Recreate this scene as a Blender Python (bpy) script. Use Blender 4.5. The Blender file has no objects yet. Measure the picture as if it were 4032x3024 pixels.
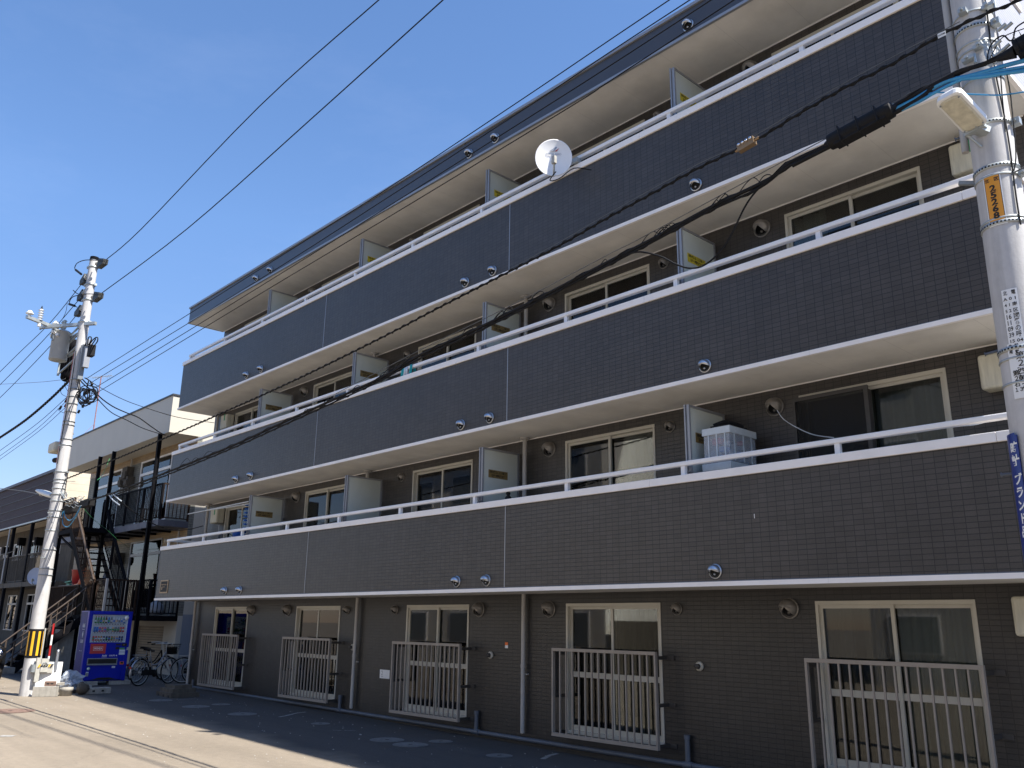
import bpy, math, random
from mathutils import Vector, Matrix
random.seed(7)
R = math.radians
sc = bpy.context.scene
# ---------------------------------------------------------------- camera
CAM = Vector((22.8034, -8.7182, 1.7673)); YAW, PIT, ROL, FPX = .8255, .2722, .0136, 3377.8
_f = Vector((-math.sin(YAW)*math.cos(PIT), math.cos(YAW)*math.cos(PIT), math.sin(PIT)))
_r = Vector((math.cos(YAW), math.sin(YAW), 0)); _u = _r.cross(_f)
CR = math.cos(ROL)*_r + math.sin(ROL)*_u; CU = -math.sin(ROL)*_r + math.cos(ROL)*_u; CF = _f
cd = bpy.data.cameras.new('camera'); cam = bpy.data.objects.new('camera', cd); sc.collection.objects.link(cam)
cam.matrix_world = Matrix(((CR.x, CU.x, -CF.x, CAM.x), (CR.y, CU.y, -CF.y, CAM.y), (CR.z, CU.z, -CF.z, CAM.z), (0, 0, 0, 1)))
cd.sensor_width = 36; cd.lens = FPX/4032*36; cd.clip_start = .05; cd.clip_end = 2000
sc.camera = cam
# ---------------------------------------------------------------- light
SUN = Vector((.677, .207, 1)).normalized()
w = bpy.data.worlds.new('World'); sc.world = w; w.use_nodes = True
nt = w.node_tree; bg = nt.nodes['Background']
sky = nt.nodes.new('ShaderNodeTexSky'); sky.sky_type = 'NISHITA'; sky.sun_disc = False
sky.sun_elevation = math.asin(SUN.z); sky.sun_rotation = math.atan2(SUN.x, SUN.y)
sky.altitude = 50; sky.air_density = 1.0; sky.dust_density = .15; sky.ozone_density = 3.0
hs = nt.nodes.new('ShaderNodeHueSaturation'); hs.inputs['Saturation'].default_value = 1.12
tc_ = nt.nodes.new('ShaderNodeTexCoord'); mp_ = nt.nodes.new('ShaderNodeMapping'); mp_.inputs['Scale'].default_value = (1.2, 2.6, 7); mp_.inputs['Rotation'].default_value = (0, 0, .5)
nz_ = nt.nodes.new('ShaderNodeTexNoise'); nz_.inputs['Scale'].default_value = 1.7; nz_.inputs['Detail'].default_value = 9; nz_.inputs['Roughness'].default_value = .62
rp_ = nt.nodes.new('ShaderNodeValToRGB'); rp_.color_ramp.elements[0].position = .52; rp_.color_ramp.elements[1].position = .85; rp_.color_ramp.elements[0].color = (0, 0, 0, 1); rp_.color_ramp.elements[1].color = (.03, .03, .03, 1)
mx_ = nt.nodes.new('ShaderNodeMix'); mx_.data_type = 'RGBA'; mx_.inputs[7].default_value = (7, 7.6, 8.4, 1)
nt.links.new(tc_.outputs['Generated'], mp_.inputs[0]); nt.links.new(mp_.outputs[0], nz_.inputs['Vector']); nt.links.new(nz_.outputs[0], rp_.inputs[0])
nt.links.new(sky.outputs[0], hs.inputs['Color']); nt.links.new(hs.outputs[0], mx_.inputs[6]); nt.links.new(rp_.outputs[0], mx_.inputs[0]); 
sx_ = nt.nodes.new('ShaderNodeSeparateXYZ'); nt.links.new(tc_.outputs['Generated'], sx_.inputs[0])
el_ = nt.nodes.new('ShaderNodeMapRange'); el_.inputs[1].default_value = -.02; el_.inputs[2].default_value = .42; el_.inputs[3].default_value = 0; el_.inputs[4].default_value = 1; nt.links.new(sx_.outputs[2], el_.inputs[0])
ml_ = nt.nodes.new('ShaderNodeMix'); ml_.data_type = 'RGBA'; ml_.blend_type = 'MULTIPLY'; ml_.inputs[0].default_value = 1; nt.links.new(mx_.outputs[2], ml_.inputs[6]); tn_ = nt.nodes.new('ShaderNodeMix'); tn_.data_type = 'RGBA'; tn_.inputs[6].default_value = (.56, .475, .54, 1); tn_.inputs[7].default_value = (1.10, 1.03, 1.05, 1); nt.links.new(el_.outputs[0], tn_.inputs[0]); nt.links.new(tn_.outputs[2], ml_.inputs[7])
nt.links.new(ml_.outputs[2], bg.inputs[0]); bg.inputs[1].default_value = .10
sl = bpy.data.lights.new('sun', 'SUN'); sl.energy = 4.5; sl.angle = R(.53); sl.color = (1, .95, .87)
so = bpy.data.objects.new('sun', sl); sc.collection.objects.link(so)
so.rotation_euler = SUN.to_track_quat('Z', 'Y').to_euler(); so.location = (10, 0, 30)
sc.view_settings.view_transform = 'Standard'; sc.view_settings.look = 'None'
sc.view_settings.exposure = 1.2; sc.view_settings.gamma = 1

# ---------------------------------------------------------------- pixel -> point helpers (on real planes of the place)
def ray(u, v): return CF + (u-2016)/FPX*CR - (v-1512)/FPX*CU
def aty(u, v, y): d = ray(u, v); return CAM + d*((y-CAM.y)/d.y)
def atx(u, v, x): d = ray(u, v); return CAM + d*((x-CAM.x)/d.x)
def atz(u, v, z): d = ray(u, v); return CAM + d*((z-CAM.z)/d.z)
def gz(x): return .125-.0112*max(-15, min(40, x))
def atg(u, v):
    z = 0
    for _ in range(25): p = atz(u, v, z); z = gz(p.x)
    return p
# ---------------------------------------------------------------- materials
def newmat(name):
    m = bpy.data.materials.new(name); m.use_nodes = True
    return m, m.node_tree, m.node_tree.nodes['Principled BSDF']
def N(t, ty, **k):
    n = t.nodes.new(ty)
    for a, b in k.items(): setattr(n, a, b)
    return n
def mix(t, a, b, fac, mode='MIX'):
    n = N(t, 'ShaderNodeMix', data_type='RGBA', blend_type=mode)
    for i, s in ((6, a), (7, b), (0, fac)):
        if hasattr(s, 'links'): t.links.new(s, n.inputs[i])
        else: n.inputs[i].default_value = (*s, 1) if isinstance(s, tuple) else s
    return n.outputs[2]
def ramp(t, src, stops):
    r = N(t, 'ShaderNodeValToRGB'); e = r.color_ramp.elements
    while len(e) < len(stops): e.new(.5)
    for x, (p, c) in zip(e, stops): x.position = p; x.color = (c, c, c, 1)
    t.links.new(src, r.inputs[0]); return r.outputs[0]
def noise(t, scale, detail=4, vec=None, rough=.6):
    n = N(t, 'ShaderNodeTexNoise'); n.inputs['Scale'].default_value = scale; n.inputs['Detail'].default_value = detail
    n.inputs['Roughness'].default_value = rough
    if vec is None: vec = N(t, 'ShaderNodeTexCoord').outputs['Object']
    t.links.new(vec, n.inputs['Vector']); return n.outputs[0]
def worldpos(t): return N(t, 'ShaderNodeNewGeometry').outputs['Position']
def plain(name, c, rough=.5, metal=0, var=.12, scale=6, bump=0, spec=.5, stretch=None):
    m, t, b = newmat(name)
    vec = worldpos(t)
    if stretch:
        mp = N(t, 'ShaderNodeMapping'); mp.inputs['Scale'].default_value = stretch; t.links.new(vec, mp.inputs[0]); vec = mp.outputs[0]
    n = noise(t, scale, 5, vec)
    f = ramp(t, n, [(.3, 0), (.7, 1)])
    d = tuple(x*(1-var) for x in c); l = tuple(min(1, x*(1+var)) for x in c)
    t.links.new(mix(t, d, l, f), b.inputs['Base Color'])
    b.inputs['Roughness'].default_value = rough; b.inputs['Metallic'].default_value = metal
    b.inputs['Specular IOR Level'].default_value = spec
    if bump:
        bm = N(t, 'ShaderNodeBump'); bm.inputs['Strength'].default_value = bump; bm.inputs['Distance'].default_value = .01
        t.links.new(noise(t, scale*6, 3, vec), bm.inputs['Height']); t.links.new(bm.outputs[0], b.inputs['Normal'])
    return m
def tilemat(name, c1, c2, grout, w=.1096, h=.0549, ms=.0035, rough=.42, offset=0):
    m, t, b = newmat(name)
    pos = worldpos(t); s = N(t, 'ShaderNodeSeparateXYZ'); t.links.new(pos, s.inputs[0])
    ad = N(t, 'ShaderNodeMath', operation='ADD'); t.links.new(s.outputs[0], ad.inputs[0]); t.links.new(s.outputs[1], ad.inputs[1])
    cb = N(t, 'ShaderNodeCombineXYZ'); t.links.new(ad.outputs[0], cb.inputs[0]); t.links.new(s.outputs[2], cb.inputs[1])
    br = N(t, 'ShaderNodeTexBrick'); br.offset = offset; br.squash = 1
    br.inputs['Scale'].default_value = 1; br.inputs['Brick Width'].default_value = w; br.inputs['Row Height'].default_value = h
    br.inputs['Mortar Size'].default_value = ms; br.inputs['Mortar Smooth'].default_value = .2; br.inputs['Bias'].default_value = 0
    br.inputs['Color1'].default_value = (*c1, 1); br.inputs['Color2'].default_value = (*c2, 1); br.inputs['Mortar'].default_value = (*grout, 1)
    t.links.new(cb.outputs[0], br.inputs['Vector'])
    n = ramp(t, noise(t, .7, 5, pos), [(.3, .86), (.7, 1.08)])
    n2 = ramp(t, noise(t, 60, 2, pos), [(.3, .9), (.7, 1.1)])
    # rain streaks: long soft vertical stains
    mp = N(t, 'ShaderNodeMapping'); mp.inputs['Scale'].default_value = (5, 5, .25); t.links.new(pos, mp.inputs[0])
    n3 = ramp(t, noise(t, 1, 4, mp.outputs[0]), [(.35, .93), (.65, 1.05)])
    c = mix(t, mix(t, mix(t, br.outputs[0], n, 1.0, 'MULTIPLY'), n2, 1.0, 'MULTIPLY'), n3, 1.0, 'MULTIPLY')
    t.links.new(c, b.inputs['Base Color']); b.inputs['Roughness'].default_value = rough
    bm = N(t, 'ShaderNodeBump', invert=True); bm.inputs['Strength'].default_value = .6; bm.inputs['Distance'].default_value = .003
    t.links.new(br.outputs[1], bm.inputs['Height']); t.links.new(bm.outputs[0], b.inputs['Normal'])
    return m
def groovemat(name, c, axis, period, depth=.5, rough=.5, dark=.55, duty=.12):
    """sheet with parallel grooves along one world axis"""
    m, t, b = newmat(name); pos = worldpos(t); s = N(t, 'ShaderNodeSeparateXYZ'); t.links.new(pos, s.inputs[0])
    dv = N(t, 'ShaderNodeMath', operation='DIVIDE'); t.links.new(s.outputs[axis], dv.inputs[0]); dv.inputs[1].default_value = period
    fr = N(t, 'ShaderNodeMath', operation='FRACT'); t.links.new(dv.outputs[0], fr.inputs[0])
    g = ramp(t, fr.outputs[0], [(0, 0), (duty, 1), (1-duty*.3, 1), (1, 0)])
    n = ramp(t, noise(t, 1.5, 5, pos), [(.3, .85), (.7, 1.08)])
    cc = mix(t, tuple(x*dark for x in c), c, g)
    t.links.new(mix(t, cc, n, 1.0, 'MULTIPLY'), b.inputs['Base Color']); b.inputs['Roughness'].default_value = rough
    bm = N(t, 'ShaderNodeBump'); bm.inputs['Strength'].default_value = depth; bm.inputs['Distance'].default_value = .01
    t.links.new(g, bm.inputs['Height']); t.links.new(bm.outputs[0], b.inputs['Normal'])
    return m
def glassmat(name, tint=(.5, .52, .5), refl=1.0):
    m, t, b = newmat(name); t.nodes.remove(b); out = t.nodes['Material Output']
    fr = N(t, 'ShaderNodeFresnel'); fr.inputs[0].default_value = 1.52
    mu = N(t, 'ShaderNodeMath', operation='MULTIPLY_ADD'); t.links.new(fr.outputs[0], mu.inputs[0]); mu.inputs[1].default_value = 1.15*refl; mu.inputs[2].default_value = .0
    mu.use_clamp = True
    tr = N(t, 'ShaderNodeBsdfTransparent'); tr.inputs[0].default_value = (*tint, 1)
    gl = N(t, 'ShaderNodeBsdfGlossy'); gl.inputs['Roughness'].default_value = .02
    ms = N(t, 'ShaderNodeMixShader'); t.links.new(mu.outputs[0], ms.inputs[0]); t.links.new(tr.outputs[0], ms.inputs[1]); t.links.new(gl.outputs[0], ms.inputs[2])
    t.links.new(ms.outputs[0], out.inputs[0]); return m
def concrete(name, c, rough=.85, scale=3, var=.2):
    m, t, b = newmat(name); pos = worldpos(t)
    f = ramp(t, noise(t, scale, 8, pos, .7), [(.3, 0), (.7, 1)])
    mp = N(t, 'ShaderNodeMapping'); mp.inputs['Scale'].default_value = (9, 9, .5); t.links.new(pos, mp.inputs[0])
    f2 = ramp(t, noise(t, 1.6, 4, mp.outputs[0]), [(.35, .84), (.6, 1.03)])
    c1 = mix(t, tuple(x*(1-var) for x in c), tuple(min(1, x*(1+var)) for x in c), f)
    t.links.new(mix(t, c1, f2, 1.0, 'MULTIPLY'), b.inputs['Base Color']); b.inputs['Roughness'].default_value = rough
    bm = N(t, 'ShaderNodeBump'); bm.inputs['Strength'].default_value = .25; bm.inputs['Distance'].default_value = .005
    t.links.new(noise(t, scale*25, 4, pos), bm.inputs['Height']); t.links.new(bm.outputs[0], b.inputs['Normal'])
    return m
def asphalt():
    m, t, b = newmat('asphalt'); pos = worldpos(t)
    big = ramp(t, noise(t, .35, 6, pos, .6), [(.3, 0), (.7, 1)])
    fine = ramp(t, noise(t, 140, 3, pos, .8), [(.25, .72), (.75, 1.25)])
    med = ramp(t, noise(t, 9, 6, pos, .7), [(.3, .9), (.7, 1.08)])
    mp = N(t, 'ShaderNodeMapping'); mp.inputs['Scale'].default_value = (.12, 2.2, 1); t.links.new(pos, mp.inputs[0])
    track = ramp(t, noise(t, 1, 3, mp.outputs[0]), [(.35, .9), (.65, 1.06)])
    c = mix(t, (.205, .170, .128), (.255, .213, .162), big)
    # asphalt colour turns darker towards the flats, across a noisy border
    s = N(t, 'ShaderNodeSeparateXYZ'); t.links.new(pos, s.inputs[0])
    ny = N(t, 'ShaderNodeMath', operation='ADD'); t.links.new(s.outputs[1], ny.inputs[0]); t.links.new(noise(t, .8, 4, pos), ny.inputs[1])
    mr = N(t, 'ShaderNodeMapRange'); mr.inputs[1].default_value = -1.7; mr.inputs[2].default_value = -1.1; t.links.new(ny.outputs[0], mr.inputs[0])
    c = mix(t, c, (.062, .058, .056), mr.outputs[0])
    # cracks
    vo = N(t, 'ShaderNodeTexVoronoi', feature='DISTANCE_TO_EDGE'); vo.inputs['Scale'].default_value = .35
    wv = mix(t, pos, noise(t, 1.5, 4, pos), .25); t.links.new(wv, vo.inputs['Vector'])
    cr = ramp(t, vo.outputs[0], [(.0, .85), (.004, 1)])
    for k in (fine, med, track, cr): c = mix(t, c, k, 1.0, 'MULTIPLY')
    t.links.new(c, b.inputs['Base Color']); b.inputs['Roughness'].default_value = .9
    bm = N(t, 'ShaderNodeBump'); bm.inputs['Strength'].default_value = .35; bm.inputs['Distance'].default_value = .006
    t.links.new(noise(t, 120, 3, pos), bm.inputs['Height']); t.links.new(bm.outputs[0], b.inputs['Normal'])
    return m
M = {}
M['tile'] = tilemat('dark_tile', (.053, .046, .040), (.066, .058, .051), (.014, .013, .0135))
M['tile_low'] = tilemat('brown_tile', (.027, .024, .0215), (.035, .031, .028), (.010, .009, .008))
M['white_alu'] = plain('white_aluminium', (.84, .82, .80), .35, 0, .05, 3)
M['coping'] = plain('white_coping', (.90, .86, .82), .45, 0, .06, 2)
M['frame'] = plain('beige_window_frame', (.52, .49, .41), .4, 0, .06, 3)
M['soffit'] = plain('soffit_board', (.72, .70, .655), .8, 0, .03, 1.2)
M['fascia'] = plain('fascia_metal', (.06, .063, .075), .35, 0, .06, 1)
M['soffit_j'] = groovemat('jointed_soffit_board', (.72, .70, .655), 0, .91, 0, .8, .8, .006)
M['siding'] = groovemat('white_siding', (.44, .44, .48), 2, .045, .3, .5, .62, .2)
M['glass'] = glassmat('window_glass', (.62, .64, .62), .95)
M['curtain'] = plain('lace_curtain', (.46, .48, .43), .9, 0, .1, 2, stretch=(22, 22, .3))
M['curtain_dark'] = plain('dark_curtain', (.12, .115, .10), .9, 0, .15, 2, stretch=(22, 22, .3))
M['room'] = plain('room_wall', (.12, .115, .105), .9)
M['steel'] = plain('stainless_hood', (.55, .56, .58), .28, .9, .06, 20)
M['black'] = plain('black_hole', (.012, .012, .012), .8)
M['pipe'] = plain('grey_pipe', (.42, .40, .37), .5, 0, .08, 4)
M['pipe_dark'] = plain('blue_grey_pipe', (.10, .115, .14), .5, 0, .1, 4)
M['guard'] = plain('bronze_rail', (.31, .27, .23), .45, .1, .08, 5)
M['guard_dark'] = plain('dark_bronze', (.05, .045, .04), .5)
M['board'] = plain('partition_board', (.55, .58, .52), .6, 0, .04, 2)
M['alu_grey'] = plain('grey_aluminium', (.33, .34, .36), .4, .4, .05, 5)
M['yellow'] = plain('yellow_notice', (.62, .47, .03), .6, 0, .1, 8)
M['brown_lbl'] = plain('faded_notice', (.22, .15, .05), .6, 0, .2, 12)
M['ink'] = plain('ink', (.02, .018, .015), .7)
M['meter'] = plain('cream_box', (.56, .53, .42), .55, 0, .18, 5, stretch=(4, 4, .6))
M['green'] = plain('green_tape', (.02, .23, .08), .5)
M['concrete_pole'] = concrete('pole_concrete', (.50, .49, .48), .8, 2.5, .14)
M['concrete'] = concrete('concrete', (.33, .31, .27), .9, 5, .25)
M['galv'] = plain('galvanised_steel', (.42, .45, .45), .45, .5, .15, 12)
M['rubber'] = plain('black_cable', (.009, .009, .010), .7, 0, .2, 20, spec=.25)
M['wiregrey'] = plain('grey_wire', (.12, .125, .125), .5, .3, .15, 20)
M['bluecable'] = plain('blue_cable_guard', (.035, .24, .45), .45, 0, .12, 10)
M['blue_enamel'] = plain('blue_enamel', (.012, .028, .20), .3, 0, .06, 8)
M['white_paint'] = plain('white_paint', (.78, .78, .76), .45, 0, .04, 6)
M['orange'] = plain('orange_plate', (.72, .30, .02), .45, 0, .05, 8)
M['tiger'] = plain('tiger_yellow', (.80, .42, .02), .45, 0, .08, 8)
M['dirty_white'] = plain('dirty_white_plastic', (.40, .39, .35), .5, 0, .12, 15)
M['cream_wall'] = plain('cream_render', (.54, .51, .44), .85, 0, .04, 1)
M['grey_beige'] = plain('grey_beige_render', (.48, .46, .43), .85, 0, .05, 1)  # own render colour of the block across the street
M['white_render'] = plain('white_render', (.74, .70, .62), .85, 0, .05, 1)
M['darkroof'] = plain('roof_edge', (.035, .04, .05), .5)
M['ochre_tile'] = tilemat('ochre_tile', (.26, .17, .08), (.34, .23, .11), (.13, .10, .06), .25, .07, .006)
M['pale_brick'] = tilemat('pale_brick', (.17, .17, .145), (.22, .22, .19), (.10, .10, .09), .24, .075, .007, .7, .5)
M['blackpaint'] = plain('black_painted_steel', (.007, .007, .009), .75, 0, .3, 6, spec=.06)
M['brownrust'] = plain('brown_painted_steel', (.038, .024, .017), .75, 0, .3, 8, spec=.1)
M['brownrail'] = plain('brown_handrail', (.055, .037, .026), .6, 0, .2, 8)
M['slabgrey'] = plain('painted_slab_edge', (.10, .105, .13), .6, 0, .2, 3)
M['shutter'] = groovemat('beige_shutter', (.33, .27, .20), 2, .075, .8, .6, .35, .3)
M['shaded_wall'] = plain('sky_shaded_wall', (.26, .29, .34), .85, 0, .06, 1)  # shade and bluish skylight put into the colour of the side wall
M['brownsheet'] = groovemat('brown_corrugated', (.040, .020, .024), 0, .09, .8, .75, .45, .4)
M['weathered'] = plain('weathered_board', (.085, .072, .056), .85, 0, .35, 3, stretch=(3, 3, .8))
M['sidecream'] = groovemat('cream_siding', (.58, .50, .39), 2, .30, .4, .7, .72, .06)
M['vm_blue'] = plain('vending_blue', (.004, .014, .34), .35, 0, .1, 4, spec=.2)
M['vm_glass'] = glassmat('display_glass', (.96, .97, .98), .35)
M['vm_side'] = plain('vending_side', (.014, .015, .15), .6, 0, .25, 5)
M['vm_white'] = plain('vending_interior', (.60, .66, .72), .4, 0, .04, 5)
M['red'] = plain('red_panel', (.42, .03, .035), .4, 0, .1, 8)
M['orangepl'] = plain('orange_plastic', (.80, .16, .02), .5)
M['redpl'] = plain('red_plastic', (.35, .012, .012), .45)
M['greenpl'] = plain('green_plastic', (.04, .25, .16), .5)
M['bluepl'] = plain('blue_plastic', (.01, .10, .42), .4)
M['teal'] = plain('teal_cloth', (.02, .38, .40), .8)
M['bag'] = plain('plastic_bag', (.33, .37, .43), .4, 0, .15, 12, .4)
M['dishwhite'] = plain('dish_white', (.80, .80, .80), .4, 0, .03, 5)
M['dishgrey'] = plain('dish_grey', (.42, .46, .56), .5, 0, .04, 5)
M['silver'] = plain('silver_paint', (.34, .36, .40), .3, .6, .06, 10)
M['carpaint'] = plain('black_car_paint', (.008, .008, .009), .12, 0, .05, 3)
M['chrome'] = plain('chrome', (.75, .75, .77), .1, 1, .02, 10)
M['gold'] = plain('bronze_plate', (.30, .20, .11), .4, .5, .15, 15)
M['lens'] = glassmat('clear_lens', (.9, .9, .92), 1.6)
M['clearpl'] = plain('frosted_plastic', (.55, .60, .62), .35, 0, .08, 12)
def frost(name='frosted_box', c=(.55, .60, .66), fac=.32, rough=.25):
    m, t, b = newmat(name); out = t.nodes['Material Output']; tr = N(t, 'ShaderNodeBsdfTransparent'); ms = N(t, 'ShaderNodeMixShader'); ms.inputs[0].default_value = fac
    b.inputs['Base Color'].default_value = (*c, 1); b.inputs['Roughness'].default_value = rough
    t.links.new(tr.outputs[0], ms.inputs[1]); t.links.new(b.outputs[0], ms.inputs[2]); t.links.new(ms.outputs[0], out.inputs[0]); return m
M['frost'] = frost(); M['net'] = frost('insect_net', (.02, .02, .02), .62, .9)
M['tr_grey'] = plain('transformer_grey', (.33, .34, .34), .45, 0, .05, 5); M['cover_dark'] = plain('cover_dark', (.035, .035, .03), .6, 0, .1, 8)
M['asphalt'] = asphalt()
M['roadwhite'] = plain('road_paint', (.30, .29, .27), .8, 0, .35, 22)
M['manhole'] = concrete('manhole_iron', (.17, .17, .165), .7, 12, .25)
M['manhole_red'] = concrete('manhole_red', (.19, .12, .09), .8, 12, .2)
M['antenna'] = plain('rusty_mast', (.28, .13, .11), .6, 0, .3, 15)
M['redwire'] = plain('red_wire', (.6, .10, .08), .5)
# ---------------------------------------------------------------- mesh builder
ROOTS = {}
class MB:
    def __init__(s): s.v = []; s.f = []; s.m = []; s.sm = []
    def add(s, vs, fs, m=0, smooth=False):
        b = len(s.v); s.v += [Vector(p) for p in vs]; s.f += [tuple(b+i for i in f) for f in fs]; s.m += [m]*len(fs); s.sm += [smooth]*len(fs); return s
    def box(s, x0, x1, y0, y1, z0, z1, m=0):
        return s.add([(x0, y0, z0), (x1, y0, z0), (x1, y1, z0), (x0, y1, z0), (x0, y0, z1), (x1, y0, z1), (x1, y1, z1), (x0, y1, z1)],
                     [(0, 3, 2, 1), (4, 5, 6, 7), (0, 1, 5, 4), (1, 2, 6, 5), (2, 3, 7, 6), (3, 0, 4, 7)], m)
    def bar(s, a, b, w, h=None, m=0, up=(0, 0, 1)):
        """rectangular bar from a to b; w across, h along up"""
        a = Vector(a); b = Vector(b); d = (b-a).normalized(); up = Vector(up)
        if abs(d.dot(up)) > .98: up = Vector((0, 1, 0))
        x = d.cross(up).normalized(); y = x.cross(d); h = h or w; vs = []
        for p in (a, b):
            for i, j in ((-1, -1), (1, -1), (1, 1), (-1, 1)): vs.append(p+x*i*w/2+y*j*h/2)
        return s.add(vs, [(0, 1, 2, 3), (7, 6, 5, 4), (0, 4, 5, 1), (1, 5, 6, 2), (2, 6, 7, 3), (3, 7, 4, 0)], m)
    def tube(s, pts, r, n=8, m=0, cap=True):
        pts = [Vector(p) for p in pts]; k = len(pts); rs = r if isinstance(r, (list, tuple)) else [r]*k; b = []
        prev = None
        for i, p in enumerate(pts):
            d = (pts[min(i+1, k-1)]-pts[max(i-1, 0)])
            if d.length < 1e-9: d = Vector((0, 0, 1))
            d.normalize()
            if prev is None:
                u = Vector((0, 0, 1)) if abs(d.z) < .9 else Vector((1, 0, 0)); x = d.cross(u).normalized()
            else:
                x = (prev-d*prev.dot(d)).normalized()
            prev = x; y = d.cross(x)
            b += [p+(x*math.cos(2*math.pi*j/n)+y*math.sin(2*math.pi*j/n))*rs[i] for j in range(n)]
        fs = [(i*n+j, i*n+(j+1) % n, (i+1)*n+(j+1) % n, (i+1)*n+j) for i in range(k-1) for j in range(n)]
        s.add(b, fs, m, True)
        if cap: s.add(b[:n], [tuple(range(n-1, -1, -1))], m); s.add(b[-n:], [tuple(range(n))], m)
        return s
    def lathe(s, c, prof, n=20, m=0, axis=(0, 0, 1), a0=0, a1=360):
        """profile of (radius, height) turned round axis through c"""
        c = Vector(c); q = Vector(axis).to_track_quat('Z', 'Y'); full = abs(a1-a0) >= 360; nn = n if full else n+1; vs = []
        for r, h in prof:
            for j in range(nn):
                a = R(a0+(a1-a0)*j/n); vs.append(c+q @ Vector((r*math.cos(a), r*math.sin(a), h)))
        fs = [(i*nn+j, i*nn+(j+1) % nn, (i+1)*nn+(j+1) % nn, (i+1)*nn+j) for i in range(len(prof)-1) for j in range(n)]
        return s.add(vs, fs, m, True)
    def prism(s, poly, off, m=0):
        """polygon (3-D points) swept by vector off"""
        off = Vector(off); p = [Vector(a) for a in poly]; n = len(p)
        return s.add(p+[a+off for a in p], [tuple(range(n-1, -1, -1)), tuple(range(n, 2*n))]+[(i, (i+1) % n, n+(i+1) % n, n+i) for i in range(n)], m)
    def build(s, name, mats, parent=None, bevel=0, origin=None):
        if not isinstance(mats, (list, tuple)): mats = [mats]
        base = ROOTS.get(parent.name, Vector((0, 0, 0))) if parent else Vector((0, 0, 0))
        if origin is None:
            xs = [[v[i] for v in s.v] for i in range(3)]
            origin = Vector(((min(xs[0])+max(xs[0]))/2, (min(xs[1])+max(xs[1]))/2, min(xs[2])))
        origin = Vector(origin)
        me = bpy.data.meshes.new(name); me.from_pydata([v-origin for v in s.v], [], s.f)
        for mm in mats: me.materials.append(M[mm] if isinstance(mm, str) else mm)
        for p, mi, sm in zip(me.polygons, s.m, s.sm): p.material_index = mi; p.use_smooth = sm
        o = bpy.data.objects.new(name, me); sc.collection.objects.link(o)
        if parent: o.parent = parent
        o.location = origin-base; ROOTS[o.name] = origin
        if bevel:
            bv = o.modifiers.new('bevel', 'BEVEL'); bv.width = bevel; bv.segments = 2; bv.limit_method = 'ANGLE'
        return o
def tag(o, label=None, cat=None, group=None, kind=None):
    for k, v in (('label', label), ('category', cat), ('group', group), ('kind', kind)):
        if v: o[k] = v
    return o
def thing(name, label, cat, loc=(0, 0, 0), rz=0, group=None, local=False):
    o = bpy.data.objects.new(name, None); sc.collection.objects.link(o); o.location = loc; o.rotation_euler.z = rz
    o.empty_display_size = .1
    ROOTS[o.name] = Vector((0, 0, 0)) if local else Vector(loc)
    return tag(o, label, cat, group)
def copy_tree(o, parent=None):
    c = o.copy(); sc.collection.objects.link(c)
    if parent: c.parent = parent
    for ch in [x for x in sc.objects if x.parent == o]: copy_tree(ch, c)
    return c
def text(s, body, org, ux, uz, size, mat, name='lettering', parent=None, extr=.0012, align='CENTER', bold=0, shear=0, fit=None):
    """lettering: org = centre point, ux reading direction, uz up direction"""
    cu = bpy.data.curves.new(name, 'FONT'); cu.body = body; cu.size = size; cu.align_x = align; cu.align_y = 'CENTER'; cu.extrude = extr
    cu.offset = bold; cu.shear = shear; cu.resolution_u = 2; cu.space_line = .95
    t = bpy.data.objects.new(name, cu); sc.collection.objects.link(t)
    dg = bpy.context.evaluated_depsgraph_get(); dg.update()
    me = bpy.data.meshes.new_from_object(t.evaluated_get(dg)); bpy.data.objects.remove(t)
    ux = Vector(ux).normalized(); uz = Vector(uz).normalized(); n = ux.cross(uz)
    vs = [v.co.copy() for v in me.vertices]
    if not vs: return s
    if fit:
        w0 = max(v.x for v in vs)-min(v.x for v in vs)
        if w0 > 0:
            for v in vs: v.x *= fit/w0
    org = Vector(org)
    s.add([org+ux*v.x+uz*v.y+n*v.z for v in vs], [tuple(p.vertices) for p in me.polygons], mat)
    bpy.data.meshes.remove(me); return s
def spline(pts, n=6):
    pts = [Vector(p) for p in pts]; out = []
    for i in range(len(pts)-1):
        p0 = pts[max(i-1, 0)]; p1 = pts[i]; p2 = pts[i+1]; p3 = pts[min(i+2, len(pts)-1)]
        for k in range(n):
            t = k/n; out.append(.5*((2*p1)+(p2-p0)*t+(2*p0-5*p1+4*p2-p3)*t*t+(3*p1-p0-3*p2+p3)*t**3))
    out.append(pts[-1]); return out
# ================================================================= GROUND
def sheet(name, x0, x1, y0, y1, dz, mat, step=None, kind='structure'):
    b = MB(); xs = sorted(set([x0, x1]+[x for x in (-15, 40) if x0 < x < x1])); n = len(xs)
    b.add([(x, y, gz(x)+dz) for x in xs for y in (y0, y1)], [(2*i, 2*i+2, 2*i+3, 2*i+1) for i in range(n-1)])
    return tag(b.build(name, mat, origin=(0, 0, 0)), kind=kind)
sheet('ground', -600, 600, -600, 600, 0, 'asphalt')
# ================================================================= APARTMENT BUILDING
H = 2.508; BZ = 2.22; D = 1.027; XR = 20.635; RB, RT = 9.7215, 10.203
LV = [BZ, BZ+H, BZ+2*H]
apt = thing('apartment_building', 'four storey apartment building in dark tile with white balcony copings and railings', 'building', (10.3, 4, 0))
WX = [1.36+4.055*i for i in range(5)]; WW = 1.78; WH = 1.83; WT = 2.07
floors = [0, 1, 2, 3]
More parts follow.
